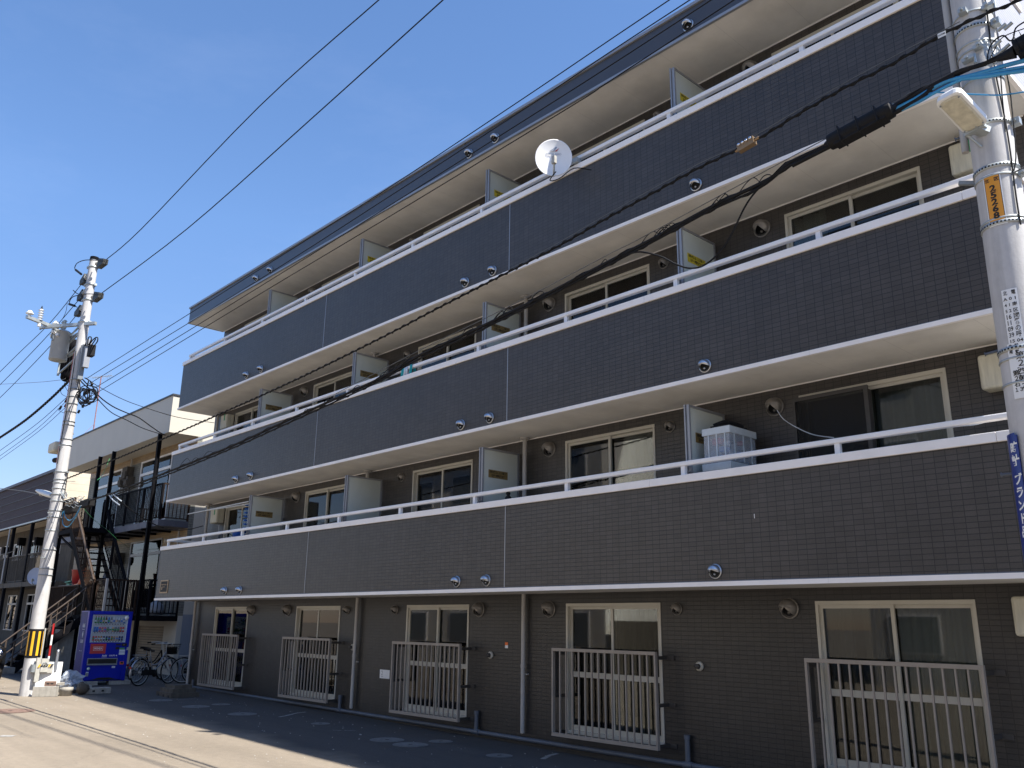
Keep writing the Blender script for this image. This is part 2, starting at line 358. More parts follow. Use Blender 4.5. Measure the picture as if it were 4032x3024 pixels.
# walls with window openings: butted blocks
for k in floors:
    z0 = -.25 if k == 0 else BZ+H*(k-1)+.10; z1 = BZ+H*k+.0 if k < 3 else RB
    if k > 0: z0 = BZ+H*(k-1)
    zt = WT+H*k; zb = zt-WH; x0, x1 = .06, 20.57; b = MB()
    xs = [x0]+[q for x in WX for q in (x, x+WW)]+[x1]
    for i in range(len(xs)-1):
        if i % 2 == 0: b.box(xs[i], xs[i+1], D, D+.16, z0, z1)
        else: b.box(xs[i], xs[i+1], D, D+.16, z0, zb); b.box(xs[i], xs[i+1], D, D+.16, zt, z1)
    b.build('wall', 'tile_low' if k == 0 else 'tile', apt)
b = MB(); b.box(.06, .22, D+.16, 9.84, -.25, RB); b.box(.06, 20.57, 9.84, 10, -.25, RB); b.build('wall', 'tile', apt)
b = MB(); b.box(20.41, 20.57, D+.16, 9.84, -.25, RB); b.build('side_wall', 'siding', apt)
b = MB()
for k in floors:
    for i in range(6):
        xx = .22+(20.41-.22-.1)/5*i if i else .221
        b.box(xx, xx+.1, D+.17, 6, -.1+H*k+.32, BZ+H*k-.02)
    b.box(.23, 20.4, 4.2, 4.3, .22+H*k, BZ+H*k-.02)
    b.box(.23, 20.4, D+.17, 9.8, BZ+H*k-.12-H if k else .0, BZ+H*k-H+.04 if k else .1)
b.build('interior_wall', 'room', apt)
# balcony slabs, parapets, copings, trims
for k, z in enumerate(LV):
    b = MB(); b.box(.02, XR-.02, .02, D-.002, z+.004, z+.15); b.build('balcony_slab', 'soffit_j', apt)
    b = MB(); b.box(0, XR-.16, 0, .15, z+.06, z+1.25); b.box(XR-.16, XR-.012, 0, .15, z+.06, z+1.25); b.box(0, .15, .15, D-.002, z+.06, z+1.25)
    p = b.build('balcony_parapet', 'tile', apt)
    b = MB(); b.box(XR-.16, XR-.012, .15, D-.002, z+.06, z+1.25); b.box(XR-.012, XR, .05, D-.002, z+.06, z+1.25); b.build('side_cladding', 'siding', p)
    b = MB(); xx = [-.025, 4.59, 8.65, 11.97, 16.0, 20.1, XR+.025]
    for i in range(6): b.box(xx[i]+(.0015 if i else 0), xx[i+1]-(.0015 if i < 5 else 0), -.025, .175, z+1.25, z+1.348)
    b.box(-.025, .175, .175, D-.002, z+1.25, z+1.348); b.box(XR-.175, XR+.025, .175, D-.002, z+1.25, z+1.348)
    b.build('coping', 'coping', p, bevel=.006)
    b = MB(); xx = [-.02]+[.62+2.527*i for i in range(8)]+[XR+.02]
    for i in range(9): b.box(xx[i]+(.001 if i else 0), xx[i+1]-.001, -.022, .02, z-.004, z+.048)
    b.box(-.022, .02, .02, D-.002, z-.004, z+.048); b.box(XR-.02, XR+.022, .02, D-.002, z-.004, z+.048)
    b.build('drip_trim', 'coping', p)
    b = MB(); b.box(-.012, XR+.012, -.006, .02, z+.048, z+.060); b.build('joint_flashing', 'pipe_dark', p)
    for x in (7.4814, 13.251): MB().box(x-.008, x+.008, -.004, .01, z+.060, z+1.25).build('expansion_joint', 'alu_grey', p)
    # handrail
    b = MB(); b.box(.20, XR-.2, .035, .115, z+1.472, z+1.53); b.box(.20, .28, .115, D-.004, z+1.472, z+1.53)
    b.box(XR-.28, XR-.2, .115, D-.004, z+1.472, z+1.53)
    hr = b.build('handrail', 'white_alu', apt, bevel=.012)
    pb = None
    for x in (.25, 2.38, 4.42, 6.45, 8.46, 10.45, 12.45, 14.46, 16.47, 18.5, XR-.24):
        if pb is None:
            pb = MB().box(x-.03, x+.03, .05, .10, z+1.348, z+1.472).build('post', 'white_alu', hr); px0 = x
        else:
            c = pb.copy(); sc.collection.objects.link(c); c.parent = hr; c.location.x += x-px0
for z in LV[1:]+[RB]: MB().box(.1, 20.5, D-.014, D-.001, z-.010, z+.0035).build('soffit_bead', 'coping', apt)
# drying pole bracket rail at the left end
b = MB(); b.tube([(.3, .6, BZ+1.43), (2.2, .55, BZ+1.43)], .018, 8); 
b.build('lower_rail', 'alu_grey', apt)
# roof
b = MB(); b.box(0, XR, 0, 10.1, RB+.06, RT-.05); b.build('roof_fascia', 'fascia', apt)
b = MB(); b.box(.02, XR-.02, .02, D-.002, RB+.004, RB+.06)
b.build('eave_soffit', 'soffit_j', apt)
b = MB(); b.box(-.02, XR+.02, -.022, .02, RB-.004, RB+.04); b.box(-.022, .02, .02, D-.002, RB-.004, RB+.04)
b.build('eave_trim', 'alu_grey', apt)
b = MB(); xx = [-.03]+[1.1+3.03*i for i in range(7)]+[XR+.03]
for i in range(8): b.box(xx[i]+(.002 if i else 0), xx[i+1]-.002, -.03, .12, RT-.05, RT)
b.box(-.03, .12, .12, 10.1, RT-.05, RT); b.build('roof_edge_cap', 'alu_grey', apt)
# windows ------------------------------------------------------------
def window(x, z, back=False):
    """sliding two-leaf window, x left, z bottom; leaves: back=True puts the right leaf in front"""
    y = D; fr = MB(); t = .045
    fr.box(x, x+WW, y-.012, y+.10, z+WH-t, z+WH); fr.box(x, x+WW, y-.02, y+.10, z, z+t)
    fr.box(x, x+t*.8, y-.012, y+.10, z+t, z+WH-t); fr.box(x+WW-t*.8, x+WW, y-.012, y+.10, z+t, z+WH-t)
    f = fr.build('window', 'frame', apt, bevel=.003)
    for s in (0, 1):
        a = x+t*.8 if s == 0 else x+WW/2-.025; e = x+WW/2+.025 if s == 0 else x+WW-t*.8
        yy = y+.02 if (s == 0) != back else y+.055
        l = MB(); q = .04; zb, zt = z+t, z+WH-t
        l.box(a, a+q, yy, yy+.03, zb, zt); l.box(e-q, e, yy, yy+.03, zb, zt); l.box(a+q, e-q, yy, yy+.03, zt-q, zt); l.box(a+q, e-q, yy, yy+.03, zb, zb+q*1.8)
        l.box(a+q, e-q, yy-.004, yy+.032, z+.78, z+.855)
        ll = l.build('sash', 'frame', f)
        g = MB(); g.box(a+q-.005, e-q+.005, yy+.011, yy+.016, zb+.02, zt-.02); g.build('pane', 'glass', f)
    return f
def curtain(f, x, z, w0, w1, mat='curtain', y=D+.17):
    b = MB(); n = int((w1-w0)/.02); vs = []
    for i in range(n+1):
        xx = x+w0+(w1-w0)*i/n; yy = y+.035*math.sin(i*.62+x)+.015*math.sin(i*1.7)
        vs += [(xx, yy, z+.06), (xx, yy*.999, z+WH-.03)]
    b.add(vs, [(2*i, 2*i+2, 2*i+3, 2*i+1) for i in range(n)], 0, True)
    o = b.build('curtain', mat, f); o.modifiers.new('t', 'SOLIDIFY').thickness = .003
CURT = {(0, 0): [(.05, .8, 'curtain_dark'), (.85, 1.75, 'curtain')], (0, 1): [(.05, 1.0, 'curtain'), (1.0, 1.75, 'curtain_dark')], (0, 2): [(.05, .5, 'curtain_dark'), (.95, 1.75, 'curtain_dark')],
        (0, 3): [(.05, 1.75, 'curtain_dark')], (0, 4): [(.05, .35, 'curtain_dark'), (.5, .85, 'curtain_dark'), (.9, 1.75, 'curtain')],
        (1, 0): [(.05, 1.75, 'curtain_dark')], (1, 3): [(.05, 1.75, 'curtain')], (1, 2): [(.05, .85, 'curtain_dark'), (.9, 1.75, 'curtain')], (1, 1): [(.05, 1.75, 'curtain')],
        (1, 4): [(.1, .8, 'curtain_dark'), (.9, 1.75, 'curtain')], (2, 0): [(.05, 1.75, 'curtain')], (2, 1): [(.05, .9, 'curtain'), (1, 1.7, 'curtain_dark')], (2, 2): [(.9, 1.2, 'curtain')],
        (2, 3): [(.05, 1.75, 'curtain')], (2, 4): [(.05, .5, 'curtain')]}
for k in floors:
    for i, x in enumerate(WX):
        f = window(x, WT+H*k-WH, back=(k+i) % 2 == 1 if (k, i) not in ((0, 4), (0, 3)) else i == 3)
        for (a, e, mt) in CURT.get((k, i), [(.05, 1.7, 'curtain')]): curtain(f, x, WT+H*k-WH, a, e, mt)
        if k: continue
# dark shutter box round the opened leaf of one window
b = MB(); x, z = WX[4], WT+H-WH
b.box(x-.03, x+.93, D-.12, D-.09, z+WH-.10, z+WH-.055); b.box(x-.03, x, D-.12, D-.025, z, z+WH-.10); b.box(x+.88, x+.93, D-.12, D-.025, z, z+WH-.10)
for i in range(3): b.box(x+.02+.03*i, x+.03+.03*i, D-.10+.02*i, D-.025, z, z+WH-.11)
isf = b.build('insect_screen_frame', 'guard_dark', apt); MB().box(x+.01, x+.88, D-.112, D-.110, z, z+WH-.10).build('insect_net', 'net', isf)
# window guards (ground floor)
def guard(x):
    y0 = D-.27; x0 = x-.05; x1 = x+WW+.09; z0 = .215; z1 = 1.43; b = MB()
    b.box(x0, x1, y0, y0+.05, z1-.045, z1); b.box(x0, x1, y0, y0+.05, z0, z0+.05)
    b.box(x0, x0+.03, y0, y0+.05, z0+.05, z1-.045); b.box(x1-.03, x1, y0, y0+.05, z0+.05, z1-.045)
    g = b.build('window_guard', 'guard', apt, bevel=.002)
    n = 14; p0 = None
    for i in range(n):
        xx = x0+.03+(x1-x0-.06)*(i+1)/(n+1)
        if p0 is None: p0 = MB().box(xx-.0095, xx+.0095, y0+.012, y0+.034, z0+.05, z1-.045).build('baluster', 'guard', g); f0 = xx
        else: c = p0.copy(); sc.collection.objects.link(c); c.parent = g; c.location.x += xx-f0
    for n_, zz in enumerate((z1-.10, z0+.52, z0+.02)):
        MB().box(x0, x0+.03, y0+.05, D-.002, zz, zz+.045).build('bracket', 'guard_dark', g)
        b = MB(); b.box(x1-.03, x1, y0+.05, D-.014, zz, zz+.045); b.box(x1-.03, x1+.11, D-.014, D-.001, zz-.004, zz+.05); b.build('bracket', 'guard_dark', g)
    MB().box(x0, x0+.035, y0+.05, y0+.14, z0+.57, z1-.101).build('side_plate', 'guard_dark', g)
for x in WX: guard(x)
# partition boards on the balconies
for k, z in enumerate(LV):
    for i, x in enumerate((4.45, 8.46, 12.46, 16.48)):
        y0 = .19; y1 = D-.03; zb = z+.22; zt = z+2.29; b = MB()
        b.box(x-.02, x+.02, y0, y0+.03, zb, zt, 0); b.box(x-.02, x+.02, y1-.03, y1, zb, zt, 0)
        b.box(x-.02, x+.02, y0+.03, y1-.03, zt-.03, zt, 0); b.box(x-.02, x+.02, y0+.03, y1-.03, zb, zb+.03, 0)
        b.box(x-.045, x-.028, y0-.02, y0+.01, zb, zt, 0); b.box(x-.03, x, y1, D-.003, zb+.3, zb+.36, 0); b.box(x-.03, x, y1, D-.003, zt-.5, zt-.44, 0)
        b.box(x-.02, x+.05, .12, y0, z+1.40, z+1.42, 0)
        p = b.build('partition_frame', 'alu_grey', apt)
        MB().box(x-.006, x+.006, y0+.03, y1-.03, zb+.03, zt-.03).build('partition_board', 'board', p)
        if (k, i) in ((0, 1), (2, 0)): continue
        yel = k == 2 or (k == 1 and i == 3); zc = z+1.88; b = MB(); b.box(x+.006, x+.0085, .33, .75, zc-.065, zc+.065)
        n = b.build('notice_label', 'yellow' if yel else 'brown_lbl', p)
        b = MB(); text(b, '非常の際には、ここを破って', (x+.0092, .54, zc+.028), (0, 1, 0), (0, 0, 1), .044, 0, fit=.37, bold=.0012, extr=.0004)
        text(b, '隣戸へ避難出来ます', (x+.0092, .54, zc-.028), (0, 1, 0), (0, 0, 1), .044, 0, fit=.28, bold=.0012, extr=.0004)
        if b.v: b.build('lettering', 'ink', n) if False else b.build('lettering', 'ink', p)
# hoods: stainless deep hoods on the parapet faces
def hood(x, y, z, r, name='vent_hood', mat='steel', parent=None, op=.25):
    b = MB(); c = Vector((x, y, z))
    b.lathe(c, [(0, 0), (r*1.12, 0), (r*1.12, .012), (r*.98, .014)], 24, 0, (0, -1, 0))
    # dome, cut away on its lower front: rings of an ellipsoid above a slanting plane
    vs = []; n = 20; mrg = 10
    for i in range(mrg+1):
        a = math.pi/2*i/mrg
        for j in range(n+1):
            t = -op+(math.pi+2*op)*j/n
            vs.append(c+Vector((r*math.cos(a)*math.cos(t), -.012-r*1.25*math.sin(a)*(1 if t > 0 and t < math.pi else .8), r*math.cos(a)*math.sin(t)+r*.15*math.sin(a))))
    fs = [(i*(n+1)+j, i*(n+1)+j+1, (i+1)*(n+1)+j+1, (i+1)*(n+1)+j) for i in range(mrg) for j in range(n)]
    b.add(vs, fs, 0, True)
    b.lathe(c+Vector((0, -.013, 0)), [(0, 0), (r*.8, 0)], 20, 1, (0, -1, 0))
    b.lathe(c+Vector((0, -.02, -r*.42)), [(0, .012), (r*.16, .01), (r*.16, -.004)], 10, 0, (0, -1, 0))
    return b.build(name, [mat, 'black'], parent or apt)
h0 = None
def repeat(fn, spots):
    o = None
    for s in spots:
        if o is None: o = fn(*s); s0 = s
        else:
            c = o.copy(); sc.collection.objects.link(c); c.parent = o.parent; c.location = o.location+Vector((s[0]-s0[0], s[1]-s0[1], s[2]-s0[2]))
M['steel_warm'] = plain('weathered_hood', (.26, .24, .215), .38, .45, .15, 14)
repeat(lambda x, y, z: hood(x, y, z, .078), [(x, -.001, z+.165) for z in LV+[RB] for x in (4.0, 4.73, 12.15, 12.857, 16.91)])
repeat(lambda x, y, z: hood(x, y, z, .112, 'large_vent_hood', 'steel_warm', op=.85), [(x, D-.002, 1.985+H*k) for k in floors for x in (5.03, 13.17, 17.24)]+[(11.52, D-.002, 1.985), (3.33, D-.002, 1.985)])
repeat(lambda x, y, z: hood(x, y, z, .075, 'small_vent_hood', 'steel_warm', op=.75), [(x, D-.002, 1.985+H*k) for k in floors for x in (9.11, 15.58)]+[(7.446, D-.002, 1.985)])
def cap(x, y, z):
    b = MB(); b.lathe((x, y, z), [(0, 0), (.062, 0), (.06, .018), (.04, .03), (.035, .032)], 18, 0, (0, -1, 0)); b.lathe((x, y-.03, z), [(.03, 0), (.03, .05), (0, .05)], 12, 1, (0, -1, 0))
    return b.build('flue_cap', ['frame', 'guard_dark'], apt)
repeat(cap, [(7.726, D-.001, 1.275), (11.825, D-.001, 1.265), (15.905, D-.001, 1.265)])
# pipes
for x in (.27, 7.9, 12.66):
    b = MB(); y = D-.07; z0 = gz(x)+.02 if x < 1 else .16
    b.tube([(x, y, z0), (x, y, 2.22)], .034, 12); b.box(x-.03, x+.06, y+.03, D-.001, 1.0, 1.025); b.tube([(x, y, 1.1), (x, y, 1.16)], .04, 12)
    b.build('downpipe', 'pipe', apt)
for k, z in enumerate(LV[:2]):
    for x in (.54, 8.08, 12.715):
        b = MB(); y = D-.13; b.tube([(x, y, z+.15), (x, y, z+H-.0)], .036, 12); b.lathe((x, y, z+H-.03), [(.04, 0), (.09, .015), (.09, .032)], 16)
        b.build('downpipe', 'pipe', apt)
b = MB(); y = D-.055; b.tube([(.58, y, .30), (.58, y, .145), (.64, y, .12), (20.4, y, .045)], .034, 10)
for x, t in ((7.463, .35), (11.563, .375), (15.70, .40), (19.8, .42)):
    zz = .12-.0038*(x-.6); b.tube([(x, y, zz), (x, y, t)], .034, 10); b.tube([(x, y, t-.03), (x, y, t+.02)], .042, 10); b.tube([(x-.07, y, zz), (x+.07, y, zz)], .045, 10)
b.tube([(16.9, y, .12-.0038*16.3), (17.05, y, .12-.0038*16.45)], .046, 10)
b.build('conduit_pipe', 'pipe_dark', apt)
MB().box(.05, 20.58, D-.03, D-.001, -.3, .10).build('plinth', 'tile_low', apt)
# plastic box covers on the wall at each end
def meter(x, z, k):
    b = MB(); s = .2; b.box(x-s, x+s, D-.22, D-.002, z-.19, z+.19)
    m = b.build('meter_box', 'meter', apt, bevel=.03)
    MB().box(x+.02, x+.085, D-.2225, D-.2201, z+.02, z+.19).build('tape_strip', 'green', m)
    b = MB(); b.tube([(x+.06, D-.06, z-.19), (x+.10, D-.06, z-.42), (x+.10, D-.06, z-.45)], .012, 8); b.tube([(x, D-.05, z-.19), (x+.08, D-.05, z-.45)], .01, 8); b.tube([(x+.10, D-.05, z-.42), (x+.10, D-.05, z-.95)], .035, 10, 1)
    b.build('cable_conduit', ['alu_grey', 'pipe_dark'], m)
for k in (0, 1, 2): meter(19.96, 1.88+H*k if k else 1.90, k)
for k in (1, 2): meter(1.12, 1.87+H*k-.02, k)
# name plate and small stickers
b = MB(); b.box(.25, .74, -.012, -.001, 2.39, 2.71, 0); b.box(.29, .70, -.014, -.0121, 2.42, 2.68, 1)
npx = b.build('name_plate', ['gold', 'ink'], apt)
b = MB(); text(b, 'Grand Studio', (.495, -.0155, 2.60), (1, 0, 0), (0, 0, 1), .05, 0, fit=.33, bold=.001, extr=.0005)
b.box(.36, .41, -.016, -.0141, 2.47, 2.55, 0); b.box(.43, .56, -.016, -.0141, 2.535, 2.547, 0); b.build('gilt_lettering', 'gold', npx)
b = MB(); b.box(8.70, 9.015, D-.004, D-.001, .75, .905); o = b.build('number_card', 'white_paint', apt)
b = MB(); text(b, '2', (8.775, D-.0055, .84), (1, 0, 0), (0, 0, 1), .12, 0, extr=.0005); b.box(8.745, 8.81, D-.0055, D-.0041, .775, .785); b.build('lettering', 'alu_grey', o)
b = MB(); b.box(12.165, 12.235, D-.004, D-.001, 1.43, 1.475, 0); b.box(12.165, 12.235, D-.004, D-.001, 1.385, 1.43, 1); b.build('warning_sticker', ['orangepl', 'white_paint'], apt)
# ================================================================= NEIGHBOUR WITH STEEL STAIRS
XN = -3.45; YF = 1.12; YW = 2.05; XL = -13.6
nb = thing('neighbour_building', 'cream walled older building with flat eave and black steel stairs and balconies', 'building', (-8.5, 5, .2))
wins = [(-12.75, 2.75), (-8.1, 2.75)]
def wallrow(z0, z1, zb, zt, ws, mat, x0, x1, y, th=.15):
    b = MB(); xs = [x0]+[q for x, w_ in ws for q in (x, x+w_)]+[x1]
    for i in range(len(xs)-1):
        if i % 2 == 0: b.box(xs[i], xs[i+1], y, y+th, z0, z1)
        else: b.box(xs[i], xs[i+1], y, y+th, z0, zb); b.box(xs[i], xs[i+1], y, y+th, zt, z1)
    return b
wallrow(4.66, 7.33, 4.85, 7.08, wins, 'pale_brick', XL, XN, YW).build('wall', 'pale_brick', nb)
wallrow(1.86, 4.46, 2.05, 4.28, wins, 'pale_brick', XL, XN, YW).build('wall', 'pale_brick', nb)
MB().box(XL, XN, YW, YW+.15, 4.46, 4.66).build('wall', 'pale_brick', nb)
wallrow(-.1, 1.86, .35, 1.55, [(-6.5, 2.1)], 'cream_wall', XL, XN, YW).build('wall', 'cream_wall', nb)
b = MB(); b.box(XL, XN-.001, YW-.006, YW-.001, 7.09, 7.33); b.box(-5.3, XN-.001, YW-.006, YW-.001, 3.95, 4.45); b.box(XL, -5.3, YW-.006, YW-.001, 4.29, 4.45); b.build('tile_band', 'ochre_tile', nb)
b = MB(); b.box(XN-.15, XN, YW+.15, 11, 1.9, 7.33); b.build('side_wall', 'cream_wall', nb)
b = MB(); b.box(XN-.15, XN, YW+.15, 11, -.1, 1.9); b.build('side_base', 'shaded_wall', nb)  # lower part of the side wall, its shade painted in
b = MB(); b.box(XL, XL+.15, YW+.15, 11, -.1, 7.33); b.box(XL+.15, XN-.15, 10.85, 11, -.1, 7.33); b.build('back_wall', 'cream_wall', nb)
b = MB(); b.box(XL+.15, XN-.15, YW+1.8, YW+1.9, .1, 7.3); b.box(XL+.15, XN-.15, YW+.16, YW+1.8, 4.5, 4.62); b.build('interior_wall', 'room', nb)
MB().box(XL, XN, YF, 11, 7.33, 8.50).build('eave', 'cream_wall', nb)
b = MB(); b.box(XL-.03, XN+.03, YF-.03, 11.03, 8.50, 8.55); b.build('roof_edge', 'darkroof', nb)
def nwin(x, w_, z0, z1, y, parent, n=2, tr=.55, fm='frame', cur=None):
    b = MB(); t = .05
    b.box(x, x+w_, y-.02, y+.06, z1-t, z1); b.box(x, x+w_, y-.03, y+.06, z0, z0+t)
    if tr: b.box(x+t, x+w_-t, y-.02, y+.06, z1-tr, z1-tr+.09)
    for i in range(n+1):
        xx = x+(w_-t)*i/n; b.box(xx, xx+t, y-.015, y+.06, z0+t, z1-t)
    f = b.build('window', fm, parent)
    for i in range(n):
        MB().box(x+(w_-t)*i/n+t, x+(w_-t)*(i+1)/n, y+.02, y+.026, z0+t, z1-t).build('pane', 'glass', f)
        if cur and cur[i]:
            MB().box(x+(w_-t)*i/n+t+.05, x+(w_-t)*(i+1)/n-.08, y+.10, y+.105, z0+t, z1-(tr or .1)-.03).build('curtain', 'curtain', f)
    return f
for (x, w_), c in zip(wins, ((0, 1), (1, 0))):
    nwin(x, w_, 4.85, 7.08, YW, nb, 2, .52, 'white_alu', c); nwin(x, w_, 2.05, 4.28, YW, nb, 2, .5, 'alu_grey', c)
MB().box(-6.5, -4.4, YW+.05, YW+.08, .35, 1.55).build('roller_shutter', 'shutter', nb)
# access decks
def deck(x0, x1, y0, y1, z0, z1, mat='slabgrey', name='access_deck'):
    return MB().box(x0, x1, y0, y1, z0, z1).build(name, mat, nb)
deck(-8.55, XN, YF, YW-.002, 4.46, 4.65); deck(-13.6, -8.551, YF, YW-.002, 4.46, 4.65)
deck(-10.1, -7.7, .2, YF-.002, 4.50, 4.645, 'blackpaint', 'stair_landing')
deck(-10.0, XN, YF, YW-.002, 1.70, 1.85, 'blackpaint'); deck(-9.9, -4.45, .2, YF-.002, 1.72, 1.845, 'blackpaint', 'stair_landing')
for x in (-8.4, -7.2, -6, -4.8): MB().box(x, x+.08, YF, YW-.01, 4.40, 4.459).build('deck_joist', 'blackpaint', nb)
colz = None
for x, y, zt in ((-3.98, YF-.06, 7.33), (-8.05, YF-.06, 7.33), (-9.45, YF-.06, 7.33), (-6.75, .26, 1.72), (-9.8, .26, 1.72), (-10.0, .26, 4.5)):
    b = MB(); z = gz(x); h = .055; b.box(x-h, x+h, y-h, y-h+.012, z, zt-.001); b.box(x-h, x+h, y+h-.012, y+h, z, zt-.001); b.box(x-.006, x+.006, y-h+.012, y+h-.012, z, zt-.001); b.box(x-.1, x+.1, y-.1, y+.1, z-.02, z+.02)
    b.build('column', 'blackpaint', nb)
def railing(parent, a, c, zt, zb, mat='brownrust', step=.115, top=None, posts=1.4):
    """vertical-bar railing from a to c (xy); zt, zb are (start, end) or one number"""
    a = Vector(a); c = Vector(c); L = (c-a).length
    Z = lambda q, t: q[0]+(q[1]-q[0])*t if isinstance(q, tuple) else q
    P = lambda t, q: (a.x+(c.x-a.x)*t, a.y+(c.y-a.y)*t, Z(q, t))
    b = MB(); n = max(2, int(L/step))
    b.bar(P(0, zt), P(1, zt), .045, .045, 0); b.bar((P(0, zb)[0], P(0, zb)[1], P(0, zb)[2]+.07), (P(1, zb)[0], P(1, zb)[1], P(1, zb)[2]+.07), .03, .03, 0)
    for i in range(1, n): 
        p = P(i/n, zt); q = P(i/n, zb); b.bar((q[0], q[1], q[2]+.075), (p[0], p[1], p[2]-.01), .022, .022, 0, up=(0, 1, 0))
    k = max(1, round(L/posts))
    for i in range(k+1):
        p = P(i/k, zt); q = P(i/k, zb); b.bar(q, p, .05, .05, 0, up=(0, 1, 0))
    return b.build('railing', mat, parent)
railing(nb, (-8.0, YF+.04), (XN-.03, YF+.04), 5.74, 4.65, 'blackpaint'); railing(nb, (XN-.04, YF+.06), (XN-.04, YW-.03), 5.74, 4.65, 'brownrust')
railing(nb, (-13.5, YF+.04), (-10.15, YF+.04), 5.74, 4.65, 'brownrust')
railing(nb, (-10.08, .24), (-8.75, .24), 5.70, 4.645, 'brownrust'); railing(nb, (-10.08, .26), (-10.08, YF), 5.70, 4.645, 'brownrust')
railing(nb, (-5.4, YF+.03), (XN-.03, YF+.03), 2.87, 1.85, 'blackpaint'); railing(nb, (XN-.04, YF+.06), (XN-.04, YW-.03), 2.87, 1.85, 'blackpaint')
railing(nb, (-5.42, .23), (-4.47, .23), 2.87, 1.845, 'brownrust', .1); railing(nb, (-4.47, .26), (-4.47, YF), 2.87, 1.845, 'brownrust', .1)
railing(nb, (-9.9, .23), (-7.0, .23), 2.75, 1.845, 'brownrust', .095); railing(nb, (-9.9, .26), (-9.9, YF), 2.75, 1.845, 'brownrust', .095)
railing(nb, (-6.15, .23), (-5.42, .23), 2.80, 1.845, 'brownrust', .1)
MB().box(-4.5, -4.44, .20, .26, 1.85, 2.9).build('corner_post', 'pipe', nb)
# upper stair
def stair(parent, x0, z0, x1, z1, ya, yb, n, axis='x', mat='blackpaint', treads='blackpaint'):
    b = MB(); P = (lambda s, c, z: (s, c, z)) if axis == 'x' else (lambda s, c, z: (c, s, z))
    for c in (ya, yb): b.bar(P(x0, c, z0-.09), P(x1, c, z1-.09), .03, .22, 0)
    st = b.build('staircase', mat, parent)
    b = MB()
    for i in range(n):
        t = (i+.7)/n; s = x0+(x1-x0)*t; z = z0+(z1-z0)*t; e = abs(x1-x0)/n*.62
        if axis == 'x': b.box(s-e, s+e, ya+.016, yb-.016, z-.035, z)
        else: b.box(ya+.016, yb-.016, s-e, s+e, z-.035, z)
    b.build('tread', treads, st)
    return st
st = stair(nb, -8.62, 4.62, -5.45, 1.88, .22, 1.04, 13)
railing(st, (-8.55, .20), (-5.5, .20), (5.55, 2.87), (4.62, 1.95), 'brownrust', .12)
railing(st, (-8.40, 1.07), (-5.45, 1.07), (5.60, 2.90), (4.62, 1.95), 'blackpaint', .12)
b = MB(); b.tube([(-8.60, .16, 5.62), (-5.46, .16, 2.88)], .032, 10); b.build('handrail', 'brownrail', st)
b = MB(); b.tube([(-8.45, 1.1, 5.68), (-5.42, 1.1, 2.92)], .032, 10); b.build('handrail', 'blackpaint', st)
b = MB(); b.bar((-9.95, .3, 4.45), (-8.2, .3, 3.9), .05, .05); b.build('brace', 'blackpaint', st)
# lower stair, running down towards the street
st2 = stair(nb, .2, 1.82, -1.62, .26, -7.0, -6.15, 8, 'y')
for x in (-7.05, -6.10):
    b = MB(); b.tube([(x, .2, 2.66), (x, -1.7, .98)], .026, 10, 0); b.tube([(x, .2, 2.28), (x, -1.66, .60)], .018, 8)
    for t in (0, .25, .5, .75, 1):
        y = .15-1.72*t; zt = 2.62-1.52*t; b.bar((x, y, zt), (x, y, zt-.95), .04 if t in (0, .5, 1) else .02, .04 if t in (0, .5, 1) else .02, 0, up=(0, 1, 0))
    b.build('handrail', 'brownrail', st2)
MB().box(-6.95, -6.45, -.30, .12, gz(-7), 1.42).build('concrete_pier', 'concrete', nb)
MB().box(-7.4, -5.9, -2.1, -1.5, gz(-7)-.05, gz(-7)+.16).build('step_plinth', 'concrete', nb)
# wall boxes, vents and pipes of the neighbour
for x, z, s in ((-9.0, 6.75, .22), (-8.75, 6.45, .16), (-9.35, 6.5, .16), (-8.75, 3.75, .18)):
    b = MB(); b.box(x-s, x+s, YW-.25, YW-.007, z-s*1.1, z+s*1.1); b.box(x-s*.8, x+s*.8, YW-.29, YW-.251, z-s*.8, z+s*.3); b.tube([(x, YW-.1, z-s*1.1), (x, YW-.06, z-.95)], .025, 8); b.build('extractor_box', 'weathered', nb)
b = MB(); b.tube([(-8.9, YW-.08, 4.66), (-8.9, YW-.08, 7.3)], .03, 8); b.tube([(-3.9, YW-.08, 1.86), (-3.9, YW-.08, 4.44)], .03, 8); b.build('drain_pipe', 'pipe', nb)
b = MB(); c = (-4.6, YW-.14, 4.14); b.tube([c, (-4.6, YW-.01, 4.14)], .05, 10); b.lathe((-4.6, YW-.14, 4.05), [(0, 0), (.09, .02), (.09, .12), (0, .16)], 12); b.build('wall_lamp', 'frame', nb)
# roof aerial
p0 = aty(368, 1690, 2.2); p1 = aty(398, 1481, 2.2)
b = MB(); b.tube([(p0.x, 2.2, 8.55), (p0.x, 2.2, p1.z)], .022, 8)
for d in ((.9, 0), (-.7, .3), (.1, -.7)): b.tube([(p0.x, 2.2, 8.55+1.0), (p0.x+d[0], 2.2+d[1], 8.56)], .006, 5)
ae = b.build('roof_aerial', 'antenna'); tag(ae, 'tall rusty television aerial on a mast on the cream building roof', 'aerial')
b = MB(); a = Vector((p0.x-.55, 2.0, p1.z-.02)); c = Vector((p0.x+.6, 2.45, p1.z-.05)); b.tube([a, c], .012, 6)
dv = (c-a).normalized(); pd = dv.cross(Vector((0, 0, 1)))
for i in range(13):
    q = a+(c-a)*(i+.3)/13; b.tube([q-pd*(.28-.012*i), q+pd*(.28-.012*i)], .004, 4)
    if i > 9: b.tube([q-Vector((0, 0, .18)), q+Vector((0, 0, .18))], .004, 4)
b.build('yagi_boom', 'galv', ae)
